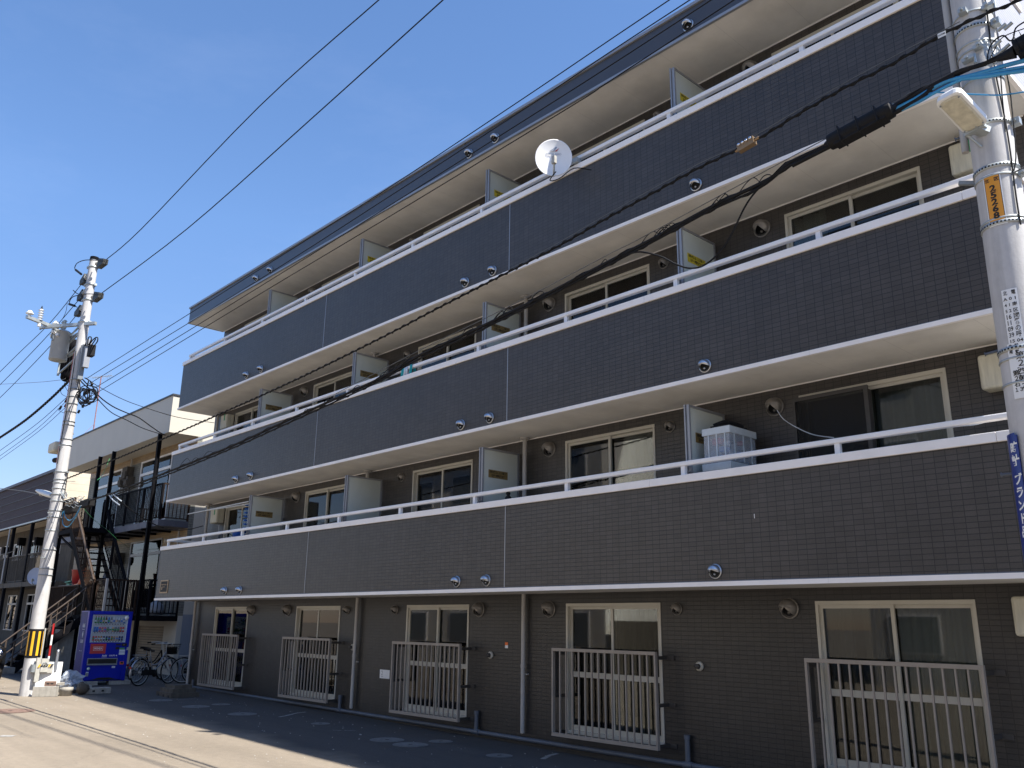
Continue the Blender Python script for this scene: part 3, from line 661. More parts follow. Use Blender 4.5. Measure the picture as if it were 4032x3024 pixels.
# clutter on the lower landing
def item(b, name, mats, label, cat, group=None, **k): return tag(b.build(name, mats, **k), label, cat, group)
b = MB(); b.box(-9.7, -7.7, .42, 1.0, 1.85, 2.72, 0); b.box(-9.75, -7.65, .38, 1.04, 2.72, 2.80, 1); item(b, 'storage_cabinet', ['weathered', 'dirty_white'], 'low cabinet with dirty white top behind the landing railing of the cream building', 'cabinet')
b = MB(); b.lathe((-8.55, .72, 2.802), [(.0, 0), (.24, .0), (.31, .48), (.33, .5), (.29, .5), (.22, .03), (0, .03)], 20); item(b, 'plastic_tub', 'redpl', 'deep red plastic tub standing on the landing cabinet', 'tub')
b = MB(); b.lathe((-8.0, .66, 2.802), [(.20, 0), (.19, .04), (.03, .55), (.0, .56)], 20); b.box(-8.23, -7.77, .43, .89, 2.802, 2.83); item(b, 'traffic_cone', 'orangepl', 'orange traffic cone standing on the landing cabinet', 'traffic cone')
b = MB(); b.box(-9.2, -8.95, .5, .9, 2.802, 2.86); b.prism([(-9.5, .5, 2.9), (-8.9, .5, 2.92), (-8.9, .5, 2.96), (-9.5, .5, 2.94)], (0, .35, 0)); b.box(-9.45, -9.35, .55, .6, 2.802, 2.9); item(b, 'plastic_stool', 'greenpl', 'small green plastic stool lying beside the red tub', 'stool')
b = MB(); c = Vector((-3.95, 1.55, 1.852)); b.lathe(c, [(0, 0), (.22, .02), (.27, .16), (.2, .33), (.07, .42), (.03, .47), (.07, .56)], 14); bag1 = item(b, 'rubbish_bag', 'bag', 'knotted white plastic bag on the lower walkway of the cream building', 'bag')
# ================================================================= THIRD BUILDING
XT = -16.2
tb = thing('third_building', 'long two storey building with brown corrugated metal eave, leftmost of the buildings', 'building', (-24, 6, .3))
MB().prism([(-33, 1.5, 5.76), (XT, 1.5, 5.76), (XT, 1.62, 7.74), (-33, 1.62, 7.74)], (0, .3, 0)).build('corrugated_eave', 'brownsheet', tb)
b = MB()
for z in (6.15, 6.55, 6.95, 7.35): b.box(-33, XT+.004, 1.5+.06*(z-5.76)-.022, 1.62, z, z+.02)
b.build('sheet_lap', 'darkroof', tb)
b = MB(); b.box(-33, XT+.02, 1.45, 1.55, 5.70, 5.76); b.build('gutter', 'galv', tb)
b = MB(); b.box(-33, XT+.03, 1.55, 8, 7.74, 7.86); b.build('roof', 'slabgrey', tb)
b = MB(); b.box(-33, XT, 1.92, 7.9, 5.76, 7.74); b.build('roof_body', 'sidecream', tb)
tw = [(-31.6, 1.6), (-28.6, .7), (-27.2, .7), (-25.4, 1.6), (-22.6, 1.55), (-19.4, 1.6)]
wallrow(3.2, 5.76, 4.42 if False else 4.40, 5.2, tw, 'weathered', -33, XT, 2.5).build('wall', 'weathered', tb)
gw = [(-31.4, 1.5), (-28.6, 1.5), (-24.9, 1.6), (-21.6, 1.6), (-18.6, 1.2)]
wallrow(0, 3.2, 1.15, 2.75, gw, 'weathered', -33, XT, 2.5).build('wall', 'weathered', tb)
b = MB(); b.box(XT-.15, XT, 2.65, 8, 0, 5.7); b.build('side_wall', 'sidecream', tb)
b = MB(); b.box(-33, XT-.15, 7.8, 8, 0, 5.7); b.box(-33, XT-.2, 3.9, 4, 0, 5.7); b.build('interior_wall', 'room', tb)
for x, w_ in tw: nwin(x, w_, 4.40, 5.2, 2.5, tb, 2, 0, 'white_alu')
for x, w_ in gw: nwin(x, w_, 1.15, 2.75, 2.5, tb, 2, .45, 'alu_grey')
MB().box(-33, XT-.2, 1.5, 2.49, 3.0, 3.2).build('access_deck', 'weathered', tb)
for x in (-31, -28, -25, -21.9, -18.9):
    b = MB(); b.box(x-.08, x+.08, 1.5, 1.62, gz(x), 5.70); b.build('column', 'blackpaint', tb)
b = MB(); b.tube([(-22.15, 1.45, 3.2), (-22.15, 1.45, 5.7)], .035, 8); b.build('drain_pipe', 'pipe', tb)
for a_, c_ in ((-33, -27.6), (-24.4, -18.9), (-18.9, XT-.3)):
    railing(tb, (a_, 1.55), (c_, 1.55), 4.35, 3.2, 'weathered', .13)
for x, z in ((-26.2, 4.9), (-20.7, 5.05), (-23.6, 5.2)):
    b = MB(); b.box(x-.16, x+.16, 2.2, 2.495, z-.16, z+.2); b.build('extractor_box', 'blackpaint', tb)
s3 = stair(tb, -27.3, 3.1, -31.5, .5, .6, 1.4, 12)
railing(s3, (-27.3, .58), (-31.5, .58), (4.1, 1.5), (3.15, .55), 'blackpaint', .18)
b = MB(); b.tube([(-23.1, 1.35, 3.25), (-23.1, 1.35, 3.75)], .09, 12); item(b, 'fire_extinguisher', 'redpl', 'red fire extinguisher on the walkway of the brown eaved building', 'fire extinguisher')
# satellite dishes
def dish(c, r, face, label, matd, tall=1.10, arm=True, mount=None, logo=False, group=None):
    """offset dish; face = direction it looks"""
    f = Vector(face).normalized(); c = Vector(c); q = f.to_track_quat('Z', 'Y')
    t = thing('satellite_dish', label, 'satellite dish', tuple(c), 0, group)
    b = MB(); pr_ = [(0, 0), (r*.35, r*.018), (r*.7, r*.075), (r*.95, r*.14), (r, r*.16), (r, r*.16-.01), (r*.95, r*.14-.02), (0, -.02)]
    b.lathe(c-f*r*.16, pr_, 36, 0, f); up = (Vector((0, 0, 1))-f*f.z).normalized(); side = up.cross(f)
    b.v = [v+up*((v-c).dot(up)*(tall-1)) for v in b.v]; b.build('reflector', matd, t)
    if arm:
        lo = c-up*r*1.0; hd = c-up*r*.55+f*r*.80
        b = MB(); b.tube(spline([lo-f*.05, lo+f*r*.45, hd-up*.04], 5), .014, 8); b.build('feed_arm', 'galv', t)
        b = MB(); b.tube([hd-f*.02, hd-f*.09], [.035, .045], 12, 0); b.box(hd.x-.03, hd.x+.03, hd.y-.025, hd.y+.025, hd.z-.07, hd.z+.05, 0); b.build('feed_horn', 'dirty_white', t)
    if mount: b = MB(); b.tube([c-f*.1, c-f*.16, mount], .022, 8); b.box(mount[0]-.05, mount[0]+.05, mount[1]-.05, mount[1]+.05, mount[2]-.04, mount[2]+.04); b.build('mount', 'galv', t)
    if logo:
        b = MB(); base = c-f*r*.14
        n = f; o = base+up*r*.42+side*0
        e = .012
        b.prism([o-side*.07*1+f*e, o+side*.0+f*e, o+side*.10+up*.12+f*e, o+side*.06+up*.10+f*e], f*.001, 0)
        b.prism([o+side*.015+f*e, o+side*.05+f*e, o+side*.09+up*.06+f*e], f*.001, 1)
        text(b, 'SUPER BIRD', o-up*.05+f*e, side, up, .05, 0, fit=.24, extr=.0005); b.build('printed_logo', ['alu_grey', 'red'], t)
    return t
dc = aty(2180, 620, -.34)
dish(dc, .285, (.72, -.69, -.02), 'white satellite dish on the top floor balcony rail of the dark building', 'dishwhite', mount=(dc.x+.18, -.02, LV[2]+1.40), logo=True)
b = MB(); b.tube(spline([dc+Vector((.1, -.05, -.3)), dc+Vector((.0, -.08, -.42)), dc+Vector((.15, -.03, -.43)), dc+Vector((.33, .1, -.28)), dc+Vector((.5, .3, -.3))], 5), .008, 6); item(b, 'dish_cable', 'rubber', 'looped black cable hanging behind the white satellite dish', 'cable')
d2 = aty(139, 2269, .75)
dish(d2, .29, (.80, -.58, .05), 'pale grey satellite dish half hidden behind the left utility pole', 'dishgrey', mount=(d2.x-.2, 1.48, 3.12))
# ================================================================= STREET SURFACE DETAIL
def disc(u, v, r, name, mat, label, group=None):
    p = atg(u, v); b = MB(); n = 28
    for rr, z0 in ((r, .003), (r*.9, .007)):
        pts = [(p.x+rr*math.cos(2*math.pi*i/n), p.y+rr*math.sin(2*math.pi*i/n), gz(p.x+rr*math.cos(2*math.pi*i/n))+z0) for i in range(n)]
        b.add(pts, [tuple(range(n))], 0)
    b.box(p.x-.015, p.x+.015, p.y-.03, p.y+.03, gz(p.x)+.007, gz(p.x)+.010, 1)
    return tag(b.build(name, [mat, 'black']), label, 'manhole cover', group)
MH = [(633, 2758, .24, 'small iron drain cover in the shade, nearest to the bicycles'), (771, 2782.6, .27, 'iron drain cover in the shade in front of the leftmost window guard'), (870, 2774.4, .19, 'small iron drain cover close to the wall between the two leftmost window guards'),
      (954, 2812, .27, 'iron drain cover in the shade just left of the short curved white paint mark'), (1524, 2914, .27, 'left one of the two touching large iron drain covers in the shade'), (1616, 2933, .27, 'right one of the two touching large iron drain covers, nearest the sunlit road'),
      (1735, 2920, .19, 'small iron drain cover just right of the pair of touching covers'), (1966, 2976, .19, 'iron drain cover nearest the bottom edge of the photo, left of the flaked white paint')]
for u, v, r, l in MH: disc(u, v, r, 'manhole_cover', 'manhole', l, 'drain covers along the shaded strip')
p = atg(1262, 2850); disc(1262, 2850, .17, 'manhole_cover', 'manhole', 'faint small iron drain cover alone midway along the shaded strip', 'drain covers along the shaded strip')
disc(40, 2800, .42, 'manhole_cover', 'manhole_red', 'reddish manhole cover in the sunlit road at the left edge')
def paint(pts, label, wd=.05, name='road_marking'):
    b = MB(); P = [atg(*q) for q in pts]
    for i in range(len(P)-1):
        d = (P[i+1]-P[i]).normalized(); n = Vector((-d.y, d.x, 0))*wd
        q = [P[i]-n, P[i+1]-n*.8, P[i+1]+n*.8, P[i]+n]; b.add([(a.x, a.y, gz(a.x)+.004) for a in q], [(0, 1, 2, 3)])
    return tag(b.build(name, 'roadwhite'), label, 'road marking', None)
paint([(1100, 2824), (1130, 2818), (1165, 2809), (1205, 2804)], 'short curved worn white paint line in the shade', .035)
paint([(2136, 2990), (2165, 2975), (2195, 2968)], 'flaked patch of white paint near the bottom of the shaded strip', .04)
paint([(0, 2898), (56, 2899)], 'white road line stub at the left edge of the sunlit road', .09)
paint([(700, 2757), (760, 2752)], 'thin faint white chalk line beside the concrete step block', .012)
paint([(1310, 2876), (1345, 2877)], 'faint short dash of white paint, left of three in the shade', .012)
paint([(1355, 2877), (1400, 2878)], 'faint short dash of white paint, middle of three in the shade', .012)
random.seed(3); b = MB()
for i in range(420):
    x = random.uniform(-2, 17); y = random.uniform(-4.2, .85); s = random.uniform(.005, .018); z = gz(x); a = random.random()*3
    q = [(x+s*math.cos(a+k*1.57)*random.uniform(.6, 1.3), y+s*math.sin(a+k*1.57)*random.uniform(.6, 1.3)) for k in range(4)]
    b.add([(u_, v_, z+.001) for u_, v_ in q]+[(x, y, z+s*.7)], [(0, 1, 4), (1, 2, 4), (2, 3, 4), (3, 0, 4)], 0 if random.random() < .8 else 1)
tag(b.build('grit', ['concrete', 'roadwhite']), 'loose grit and pebbles scattered on the asphalt', 'grit', kind='stuff')
# ================================================================= VENDING MACHINE
F0 = atg(310, 2700); F1 = atg(495, 2697)
ang = R(85); VW = 1.05; VD = .80; VH = 1.70; vb = .10
vm = thing('vending_machine', 'blue drinks vending machine standing on concrete blocks beside the bicycles', 'vending machine', (F0.x, F0.y, gz(F0.x)+vb), ang, local=True)
# local frame: x along the front, -y out of the front, z up
b = MB(); b.box(0, VW, .0, VD, 0, VH, 0); b.box(-.004, -.001, .09, VD-.02, .03, VH-.02, 1); b.build('cabinet', ['vm_blue', 'vm_side'], vm, bevel=.012)
b = MB(); b.box(.0, .10, -.06, -.001, 0, VH); b.box(VW-.10, VW, -.06, -.001, 0, VH); b.box(.10, VW-.10, -.06, -.001, VH-.09, VH); b.box(.10, VW-.10, -.06, -.001, .02, .93)
dr = b.build('front_door', 'vm_blue', vm, bevel=.01)
b = MB(); b.box(.10, VW-.10, -.004, -.001, .93, VH-.09, 0)
for z in (.935, 1.15, 1.365): b.box(.13, VW-.13, -.055, -.004, z, z+.028, 0)
b.box(.10, .13, -.05, -.004, .93, VH-.09, 0); b.box(VW-.13, VW-.10, -.05, -.004, .93, VH-.09, 0)
sh = b.build('display_case', 'vm_white', vm)
b = MB()
for z in (.955, 1.17, 1.385):
    for i in range(11): b.box(.17+i*.066, .205+i*.066, -.0565, -.0551, z-.012, z+.003)
b.build('selection_button', 'black', sh)
cols = {'cangreen': (.05, .30, .10), 'cannavy': (.02, .03, .12), 'canblue': (.05, .2, .6), 'canwhite': (.6, .65, .7), 'canpink': (.6, .15, .22), 'canred': (.55, .03, .03), 'canamber': (.45, .22, .04), 'canbrown': (.12, .05, .02), 'cancream': (.6, .42, .25), 'cangrey': (.22, .24, .25)}
for k_, c_ in cols.items(): M[k_] = plain(k_, c_, .3, 0, .15, 40)
rows = [(1.402, .17, 'cangreen cangreen cangreen cangreen canbrown canblue cangrey canwhite canwhite canwhite canwhite canblue', .024),
        (1.187, .13, 'canblue canblue canpink canpink canpink cangrey canwhite cancream cangrey cangrey canred canred', .025), (.972, .12, 'canred canred canamber canamber cannavy cannavy canbrown canamber cancream cancream cannavy cannavy', .023)]
caps = {'cangreen': 'canred', 'canwhite': 'canwhite', 'canblue': 'canwhite', 'canbrown': 'canbrown', 'canpink': 'canred'}
for z, h, names, r in rows:
    for i, nm in enumerate(names.split()):
        x = .18+i*.0625; b = MB()
        if h > .15: b.lathe((x, -.029, z), [(0, 0), (r, 0), (r, h*.55), (r*.8, h*.72), (r*.4, h*.86), (r*.4, h*.88)], 12, 0); b.lathe((x, -.029, z+h*.88), [(r*.5, 0), (r*.5, h*.12), (0, h*.12)], 10, 1); b.lathe((x, -.029, z+h*.2), [(r*1.02, 0), (r*1.02, h*.26)], 12, 2)
        else: b.lathe((x, -.029, z), [(0, 0), (r, .003), (r, h*.86), (r*.8, h*.95), (0, h*.95)], 12, 0); b.lathe((x, -.029, z+h*.3), [(r*1.02, 0), (r*1.02, h*.3)], 12, 2)
        b.build('drink_sample', [nm, caps.get(nm, 'canwhite'), random.choice(['canwhite', 'cancream', 'canblue', 'cangreen', 'cangrey'])], sh)
b = MB(); b.box(.10, VW-.10, -.0585, -.0565, .93, VH-.09); b.build('display_glass', 'vm_glass', vm)
b = MB(); b.lathe((VW-.14, -.061, VH-.16), [(.055, 0), (.055, .002), (0, .002)], 20, 0, (0, -1, 0)); b.build('round_sticker', 'white_paint', vm)
b = MB(); b.box(.13, .50, -.064, -.0602, .66, .90, 0); b.box(.205, .43, -.0652, -.0641, .735, .74, 1); b.box(.205, .43, -.0652, -.0641, .825, .83, 1); b.box(.205, .21, -.0652, -.0641, .74, .825, 1); b.box(.425, .43, -.0652, -.0641, .74, .825, 1)
text(b, 'WONDA', (.3175, -.0652, .782), (1, 0, 0), (0, 0, 1), .07, 1, fit=.19, bold=.0015, extr=.0004); b.build('advert_panel', ['red', 'white_paint'], vm)
b = MB(); b.box(.10, VW-.24, -.075, -.0602, .40, .55, 0); b.box(.12, VW-.26, -.0765, -.0751, .42, .53, 1); b.box(.10, VW-.24, -.10, -.0751, .385, .40, 0); b.build('delivery_flap', ['cangrey', 'black'], vm)
M['cangrey'] and None
for nm_, a_, mt_ in (('coin_slot', (VW-.32, VW-.20, -.072, -.0602, .86, .90), 'black'), ('coin_knob', (VW-.18, VW-.06, -.08, -.0602, .84, .91), 'black'), ('coin_lever', (VW-.15, VW-.11, -.083, -.0801, .865, .88), 'gold'), ('price_display', (VW-.32, VW-.23, -.066, -.0602, .76, .82), 'black'), ('coin_return', (VW-.17, VW-.08, -.078, -.0602, .395, .46), 'orangepl'), ('return_opening', (VW-.155, VW-.095, -.0795, -.0781, .415, .455), 'black'),
    ('sticker', (VW-.22, VW-.10, -.0625, -.0602, .76, .80), 'cangreen'), ('sticker', (VW-.22, VW-.08, -.0625, -.0602, .70, .755), 'vm_white'), ('sticker', (VW-.22, VW-.08, -.0625, -.0602, .63, .69), 'vm_white'), ('sticker', (VW-.35, VW-.27, -.0625, -.0602, .31, .355), 'vm_white'), ('sticker', (.10, .17, -.0625, -.0602, .12, .20), 'cangrey'), ('sticker', (.11, .17, -.0628, -.0602, .202, .225), 'vm_white')):
    MB().box(*a_).build(nm_, mt_, vm)
b = MB(); b.box(VW-.05, VW+.02, -.09, -.0602, .79, .81, 0); b.box(VW-.05, VW+.0, -.085, -.0602, .74, .79, 0); b.build('lock_bracket', 'galv', vm)
b = MB(); b.lathe((.155, -.0602, .30), [(.042, 0), (.042, .003), (0, .003)], 20, 1, (0, -1, 0)); b.lathe((.155, -.0633, .30), [(.033, 0), (.033, .001), (0, .001)], 20, 0, (0, -1, 0)); b.build('round_mark', ['vm_white', 'cangreen'], vm)
b = MB(); text(b, 'Asahi', (.49, -.0612, .61), (1, 0, 0), (0, 0, 1), .06, 0, fit=.11, bold=.0015, extr=.0004); text(b, 'CALPIS', (.67, -.0612, .61), (1, 0, 0), (0, 0, 1), .05, 0, fit=.14, bold=.001, extr=.0004); b.lathe((.775, -.0605, .61), [(.016, 0), (.016, .001), (0, .001)], 12, 0, (0, -1, 0)); b.box(.43, .55, -.0612, -.0604, .572, .578)
b.build('lettering', 'white_paint', vm)
b = MB(); text(b, 'Asahi', (-.0052, .33, 1.34), (0, -1, 0), (0, 0, 1), .15, 0, fit=.26, bold=.003, extr=.0004); b.box(-.0052, -.0042, .2, .46, 1.24, 1.25); b.lathe((-.0045, .33, 1.12), [(.035, 0), (.055, .0), (.055, .001), (0, .001)], 16, 0, (-1, 0, 0)); b.box(-.006, -.0045, .31, .35, 1.04, 1.20)
text(b, 'CALPIS', (-.0052, .33, .95), (0, -1, 0), (0, 0, 1), .11, 0, fit=.30, bold=.002, extr=.0004); b.box(-.0052, -.0045, .2, .24, .71, .73); b.box(-.0052, -.0045, .30, .33, .71, .73); b.box(-.0052, -.0045, .40, .46, .71, .73)
b.build('side_lettering', 'dishgrey', vm)
b = MB()
b.add([(.2, -.0612, .03), (VW-.15, -.0612, .03), (.78, -.0612, .055), (.68, -.0612, .085), (.42, -.0612, .085), (.32, -.0612, .055)], [(0, 1, 2, 3, 4, 5)]); b.build('toe_recess', 'black', vm)
# blocks under it and around
def block(x, y, sx, sy, h, label, rz=0, mat='concrete', z=None, name='concrete_block', group='concrete blocks on the ground', hole=True):
    b = MB(); c, s = math.cos(rz), math.sin(rz); z0 = gz(x) if z is None else z
    def P(a, e, q): return (x+a*c-e*s, y+a*s+e*c, z0+q)
    vs = [P(-sx, -sy, 0), P(sx, -sy, 0), P(sx, sy, 0), P(-sx, sy, 0), P(-sx, -sy, h), P(sx, -sy, h), P(sx, sy, h), P(-sx, sy, h)]
    b.add(vs, [(0, 3, 2, 1), (4, 5, 6, 7), (0, 1, 5, 4), (1, 2, 6, 5), (2, 3, 7, 6), (3, 0, 4, 7)])
    if hole:
        for t in (-.35, .35):
            b.add([P(sx+.001, sy*t-.03, h*.35), P(sx+.001, sy*t+.03, h*.35), P(sx+.001, sy*t+.03, h*.65), P(sx+.001, sy*t-.03, h*.65)], [(0, 1, 2, 3)], 1)
    o = b.build(name, [mat, 'black'], bevel=.008); return tag(o, label, 'block', group)
nf = Vector((math.sin(ang), -math.cos(ang), 0)); al = Vector((math.cos(ang), math.sin(ang), 0)); F0v = Vector((F0.x, F0.y, 0))
q = F0v+al*.12-nf*.12; block(q.x, q.y, .28, .26, vb-.002, 'concrete block under the left front foot of the vending machine', ang)
q = F0v+al*.95-nf*.12; block(q.x, q.y, .26, .16, vb-.002, 'concrete block under the right front foot of the vending machine', ang)
q = F0v+al*.12-nf*.66; block(q.x, q.y, .18, .1, vb-.002, 'concrete block under the rear of the vending machine', ang)
# ================================================================= BICYCLES
def bicycle(label, frame='silver', basket=True, group='bicycles parked in the gap between the buildings'):
    t = thing('bicycle', label, 'bicycle', (0, 0, 0), 0, group, local=True); r = .325; wb = 1.06
    def wheel(x, nm):
        b = MB(); c = Vector((x, 0, r)); n = 36
        ring = lambda rr: [c+Vector((rr*math.cos(2*math.pi*i/n), 0, rr*math.sin(2*math.pi*i/n))) for i in range(n+1)]
        b.tube(ring(r-.012), .017, 8, 0, cap=False); b.tube(ring(r-.036), .010, 6, 1, cap=False); b.tube([c-Vector((0, .04, 0)), c+Vector((0, .04, 0))], .022, 10, 1)
        for i in range(18):
            a = 2*math.pi*i/18; b.tube([c+Vector((0, .025*(1 if i % 2 else -1), 0)), c+Vector(((r-.036)*math.cos(a), 0, (r-.036)*math.sin(a)))], .0016, 4, 1, cap=False)
        return b.build(nm, ['rubber', 'galv'], t)
    wheel(0, 'wheel'); wheel(wb, 'wheel')
    b = MB(); bbk = (.46, 0, .28); seat_t = (.30, 0, .74); head = (.86, 0, .80); headb = (.90, 0, .62)
    b.tube([bbk, seat_t], .016, 8); b.tube([headb, (.46, 0, .33)], .018, 8); b.tube(spline([head, (.62, 0, .52), (.37, 0, .50)], 5), .015, 8); b.tube([head, headb], .02, 8)
    for y in (-.05, .05): b.tube([(0, y, r), (.46, y*.5, .28)], .010, 6); b.tube([(0, y, r), (.31, y*.4, .66)], .008, 6); b.tube(spline([headb, (.93, y, .56), (.97, y, .45), (wb, y, r)], 3), .011, 6)
    b.build('frame', frame, t)
    b = MB()
    for x, a0, a1 in ((0, 20, 200), (wb, 10, 130)):
        vs = []; k = 18
        for i in range(k+1):
            a = R(a0+(a1-a0)*i/k)
            for y, rr in ((-.028, r+.010), (0, r+.022), (.028, r+.010)): vs.append((x+rr*math.cos(a), y, r+rr*math.sin(a)))
        b.add(vs, [(3*i+j, 3*i+j+1, 3*i+j+4, 3*i+j+3) for i in range(k) for j in (0, 1)], 0, True)
    b.build('mudguard', 'silver', t)
    b = MB(); b.box(-.16, .26, -.05, .05, r+.345+.02, r+.355+.02); 
    for y in (-.05, .05): b.tube([(-.1, y, r+.365), (0, y, r)], .005, 5)
    b.build('luggage_rack', 'galv', t)
    b = MB(); b.tube([(.30, 0, .70), (.28, 0, .84)], .012, 8, 1); vs = []
    for i in range(9):
        u_ = i/8; x = .14+.28*u_; wd = .09*(1-u_**1.6)+.018; z = .86+.02*math.cos(u_*3); vs += [(x, -wd, z-.03), (x, -wd*.8, z+.015), (x, 0, z+.025), (x, wd*.8, z+.015), (x, wd, z-.03)]
    b.add(vs, [(5*i+j, 5*i+j+1, 5*i+j+6, 5*i+j+5) for i in range(8) for j in range(4)]+[(0, 1, 2, 3, 4), (44, 43, 42, 41, 40)], 0, True); b.build('saddle', ['rubber', 'galv'], t)
    b = MB(); b.tube([head, (.84, 0, .98)], .012, 8, 0); b.tube(spline([(.62, -.27, .99), (.74, -.27, 1.0), (.86, -.18, 1.01), (.88, 0, 1.0), (.86, .18, 1.01), (.74, .27, 1.0), (.62, .27, .99)], 4), .011, 8, 0)
    for y in (-.27, .27): b.tube([(.60, y, .99), (.72, y, 1.0)], .017, 8, 1)
    b.build('handlebar', ['galv', 'rubber'], t)
    b = MB(); b.tube([(.46, -.09, .28), (.46, .09, .28)], .02, 8, 0)
    b.lathe((.46, -.05, .28), [(0, 0), (.085, 0), (.085, .006), (0, .006)], 18, 0, (0, -1, 0)); b.bar((.46, -.08, .28), (.56, -.08, .16), .02, .012, 0); b.bar((.46, .08, .28), (.36, .08, .40), .02, .012, 0); b.box(.52, .60, -.17, -.08, .145, .17, 0); b.box(.32, .40, .08, .17, .385, .41, 0); b.box(0.0, .46, -.062, -.05, .25, .38, 0)
    b.build('crankset', 'rubber', t)
    if basket:
        b = MB(); x0, x1, w0, w1, z0, z1 = .93, 1.20, .13, .17, .74, .99
        bot = [(x0+.02, -w0, z0), (x1-.05, -w0, z0), (x1-.05, w0, z0), (x0+.02, w0, z0)]; top = [(x0, -w1, z1), (x1, -w1, z1), (x1, w1, z1), (x0, w1, z1)]
        L = lambda a, c, s: tuple(a[i]+(c[i]-a[i])*s for i in range(3))
        for i in range(4):
            a, c, d, e = bot[i], bot[(i+1) % 4], top[i], top[(i+1) % 4]
            for k in range(9): b.tube([L(a, c, k/8), L(d, e, k/8)], .003, 4, cap=False)
            for k in range(6): b.tube([L(a, d, k/5), L(c, e, k/5)], .003 if k < 5 else .008, 4, cap=False)
        for k in range(7): b.tube([L(bot[0], bot[3], k/6), L(bot[1], bot[2], k/6)], .003, 4, cap=False)
        b.build('basket', 'rubber', t)
        b = MB(); b.box(x0+.03, x1-.06, -.11, .11, z0+.01, z1-.07); b.build('basket_liner', 'blackpaint', t)
    b = MB(); b.box(-.36, -.335, -.03, .03, r+.10, r+.15); b.build('reflector', 'redpl', t)
    return t
def put(o, x, y, az): o.location = (x, y, gz(x)); o.rotation_euler.z = R(az)
b1 = bicycle('silver bicycle with black front basket beside the vending machine'); put(b1, -.30, -.05, 117)
b0 = bicycle('bicycle mostly hidden behind the vending machine, only its rear end showing', 'blackpaint', False); put(b0, -1.35, .25, 118)
b2 = bicycle('dark bicycle with silver mudguards, second from the right of the parked bicycles', 'blackpaint', False); put(b2, -.62, 1.20, 60)
b3 = bicycle('rightmost parked bicycle, cut off by the corner of the dark building', 'blackpaint', False); put(b3, -.42, 1.42, 62)
# ================================================================= SMALL THINGS BY THE LEFT POLE
PX, PY = 1.125, -2.96
g0 = gz(PX)
def wp(u, v, y): return aty(u, v, y)
A = wp(107, 2642, -2.66); Bp = wp(196, 2637, -2.66)
x0 = PX-.12
# white board leaning against the pole, seen face on: spans mostly along y
def panel(c, wv, hv, th, name, mat, label, cat):
    c = Vector(c); wv = Vector(wv); hv = Vector(hv); n = wv.cross(hv).normalized()*th; b = MB()
    b.prism([c-wv/2, c+wv/2, c+wv/2+hv, c-wv/2+hv], -n); return tag(b.build(name, mat), label, cat)
dirw = Vector((.42, .91, 0)).normalized()
panel((1.37, -2.72, g0+.005), dirw*.62, (-.10, .04, .70), .03, 'white_board', 'white_paint', 'large white board leaning at the foot of the left utility pole', 'board')
panel((1.33, -2.80, g0+.005), dirw*.60, (-.12, .05, .68), .02, 'white_sheet', 'dishwhite', 'thin white sheet leaning behind the large white board', 'board')
bf = Vector((.91, -.42, 0))
def stone(c, s, label, mat='concrete', name='stone', seed=1, group='stones and lumps beside the pole'):
    random.seed(seed); b = MB(); vs = []; bg_ = name != 'stone'; n = 18 if bg_ else 10; m_ = 11 if bg_ else 6; rj = .24 if bg_ else .1
    for i in range(m_+1):
        for j in range(n):
            a = 2*math.pi*j/n; e = math.pi*i/m_; k = 1+(.22 if bg_ else .18)*math.sin(3*a+seed)+rj*random.uniform(-1, 1)*(1 if i else 0); vs.append((c[0]+s[0]*k*math.sin(e)*math.cos(a), c[1]+s[1]*k*math.sin(e)*math.sin(a), c[2]+s[2]*(1-math.cos(e))*.5*(1+.1*random.uniform(-1, 1))))
    b.add(vs, [(i*n+j, i*n+(j+1) % n, (i+1)*n+(j+1) % n, (i+1)*n+j) for i in range(m_) for j in range(n)], 0, not bg_); return tag(b.build(name, mat), label, 'stone' if name == 'stone' else 'bag', group)
block(1.52, -2.70, .045, .25, .21, 'plain concrete slab standing against the foot of the white board', math.atan2(.91, .42)-math.pi/2, hole=False)
block(1.50, -2.62, .05, .11, .10, 'small reddish hollow brick on top of the concrete slab before the white board', math.atan2(.91, .42)-math.pi/2, mat='manhole_red', z=g0+.212)
block(1.48, -2.40, .04, .07, .07, 'small grey brick on top of the concrete slab, right of the reddish one', math.atan2(.91, .42)-math.pi/2, z=g0+.212, hole=False)
b = MB(); b.lathe((1.46, -2.27, g0), [(0, 0), (.13, 0), (.13, .10), (.145, .11), (.145, .17), (0, .17)], 18); tag(b.build('concrete_drum', 'concrete'), 'round concrete drum foot beside the white board', 'block')
def bag(c, s, label, seed): return tag(stone(c, s, label, 'bag', 'rubbish_bag', seed, 'plastic rubbish bags beside the pole'), label, 'bag')
bag((.48, -1.90, g0), (.25, .24, .46), 'crumpled pale plastic bag, upper of the two beside the pole', 5)
bag((.78, -1.96, g0), (.20, .18, .27), 'round pale plastic bag in front, lower of the two beside the pole', 9)
stone((1.42, -1.93, g0), (.15, .13, .26), 'brown rounded stone between the plastic bags and the blocks', 'weathered', 'stone', 4)
block(1.30, -1.58, .10, .30, .13, 'long hollow concrete block lying in front of the vending machine', .15)
stone((1.02, -1.72, g0), (.16, .14, .20), 'pale lump of rock just behind the long hollow block', 'concrete', 'stone', 12)
# concrete step block in the shade
b = MB(); c = atg(655, 2743); x, y, z = c.x, c.y+.25, gz(c.x)
for (sx, sy, z0_, z1_) in ((.42, .32, 0, .10), (.36, .26, .10, .18), (.27, .2, .18, .25)): b.box(x-sx, x+sx, y-sy, y+sy, z+z0_, z+z1_, 0)
for t in (-.28, .0, .28): b.box(x+t-.05, x+t+.05, y-.3215, y-.3205, z, z+.05, 1)
tag(b.build('concrete_step', ['weathered', 'black'], bevel=.02), 'stepped concrete base block lying in the shade before the corner downpipe', 'block')
